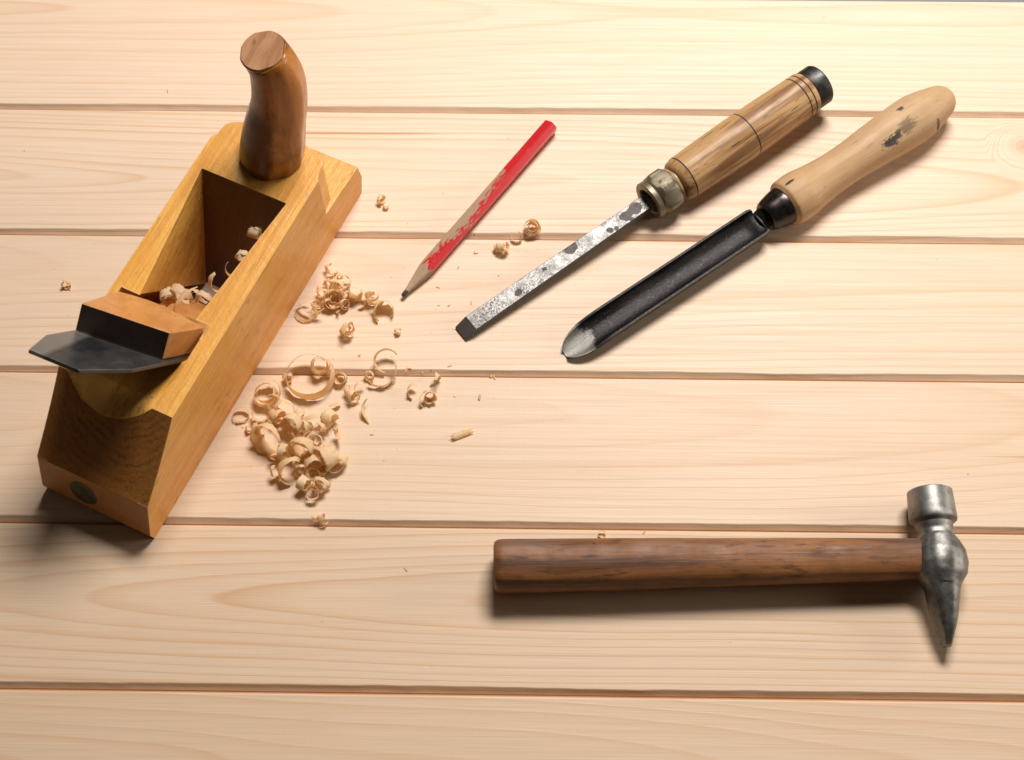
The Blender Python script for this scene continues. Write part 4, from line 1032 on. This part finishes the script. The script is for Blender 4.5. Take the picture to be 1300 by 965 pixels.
# ------------------------------------------------------------------ sawdust crumbs (uncountable)
def crumbs():
    rnd = random.Random(5); vs, fs = [], []
    def chip(x, y, sz):
        n = len(vs); a = rnd.random()*6.28; l = sz*rnd.uniform(.6, 1.8); w = sz*rnd.uniform(.4, .8); h = sz*rnd.uniform(.3, .6)
        ca, sa = math.cos(a), math.sin(a)
        for (u, v, z) in ((-l, -w, 0), (l, -w*.6, 0), (l*.8, w, 0), (-l*.7, w*.8, 0), (-l*.6, -w*.4, h), (l*.6, -w*.5, h*.6), (l*.5, w*.5, h), (-l*.4, w*.6, h*.5)):
            vs.append((x+u*ca-v*sa, y+u*sa+v*ca, z+.00002))
        for f in ((3, 2, 1, 0), (4, 5, 6, 7), (0, 1, 5, 4), (1, 2, 6, 5), (2, 3, 7, 6), (3, 0, 4, 7)): fs.append(tuple(n+i for i in f))
    for (px, py, s_) in ((570, 388, .0009), (598, 385, .0011), (557, 388, .0008), (505, 422, .0010), (508, 418, .0013), (456, 452, .0013), (457, 451, .001), (623, 478, .0017), (627, 479, .0013), (609, 505, .0016), (577, 504, .001),
                         (608, 505, .001), (472, 552, .0012), (313, 548, .0016), (308, 543, .0012), (213, 116, .0012), (481, 262, .001), (582, 340, .001), (556, 365, .001), (604, 322, .0013), (603, 321, .001),
                         (633, 350, .0008), (515, 723, .0012), (432, 470, .0012), (516, 470, .0014), (520, 468, .0014), (500, 487, .001), (571, 465, .0012), (536, 474, .0015), (818, 676, .0012), (409, 789, .0006)):
        p = at(px, py, 0); chip(p.x, p.y, s_)
    for i in range(130):
        if i < 60: px, py = rnd.gauss(430, 60), rnd.gauss(470, 70)
        elif i < 100: px, py = rnd.gauss(560, 90), rnd.gauss(380, 90)
        else: px, py = rnd.uniform(0, 1300), rnd.uniform(0, 870)
        p = at(px, py, 0); chip(p.x, p.y, rnd.uniform(.0002, .0005))
    s = NT('crumb_wood'); s.bsdf(Base_Color=(.66, .38, .17), Roughness=.7)
    o = mesh_from('sawdust', vs, fs, s.m, smooth=False); o['kind'] = 'stuff'; o['label'] = 'fine wood crumbs scattered on the planks'
crumbs()

# ================================================================== LIGHT
def area(name, loc, target, size, size_y, power, color):
    l = bpy.data.lights.new(name, 'AREA'); l.shape = 'RECTANGLE'; l.size = size; l.size_y = size_y
    l.energy = power; l.color = color
    o = bpy.data.objects.new(name, l); COL.objects.link(o); o.location = loc
    o.rotation_euler = (Vector(target)-Vector(loc)).to_track_quat('-Z', 'Y').to_euler()
    return o
area('window_light', (.30, 1.30, 1.52), (.06, .48, 0), .70, .42, 41, (1.0, .957, .922))
area('side_light', (1.8, .55, .55), (0, .4, 0), .8, .6, 12, (1.0, .93, .84))
w = bpy.data.worlds.new('World'); sc.world = w; w.use_nodes = True
bg = w.node_tree.nodes['Background']; bg.inputs[0].default_value = (1.0, .82, .62, 1); bg.inputs[1].default_value = .035

# ================================================================== CAMERA
cd = bpy.data.cameras.new('camera'); co = bpy.data.objects.new('camera', cd); COL.objects.link(co)
m3 = Matrix((rt, upv, -fwd)).transposed()
co.matrix_world = Matrix.Translation(CAM) @ m3.to_4x4()
cd.sensor_fit = 'HORIZONTAL'; cd.sensor_width = 36; cd.lens = FPX/1300*36
cd.shift_y = -(482.5-CYP)/1300; cd.clip_start = .01; cd.clip_end = 50
cd.dof.use_dof = True; cd.dof.focus_distance = 1.0; cd.dof.aperture_fstop = 13
sc.camera = co
sc.view_settings.view_transform = 'Standard'; sc.view_settings.look = 'None'
sc.view_settings.exposure = 0; sc.view_settings.gamma = 1; sc.view_settings.use_curve_mapping = False
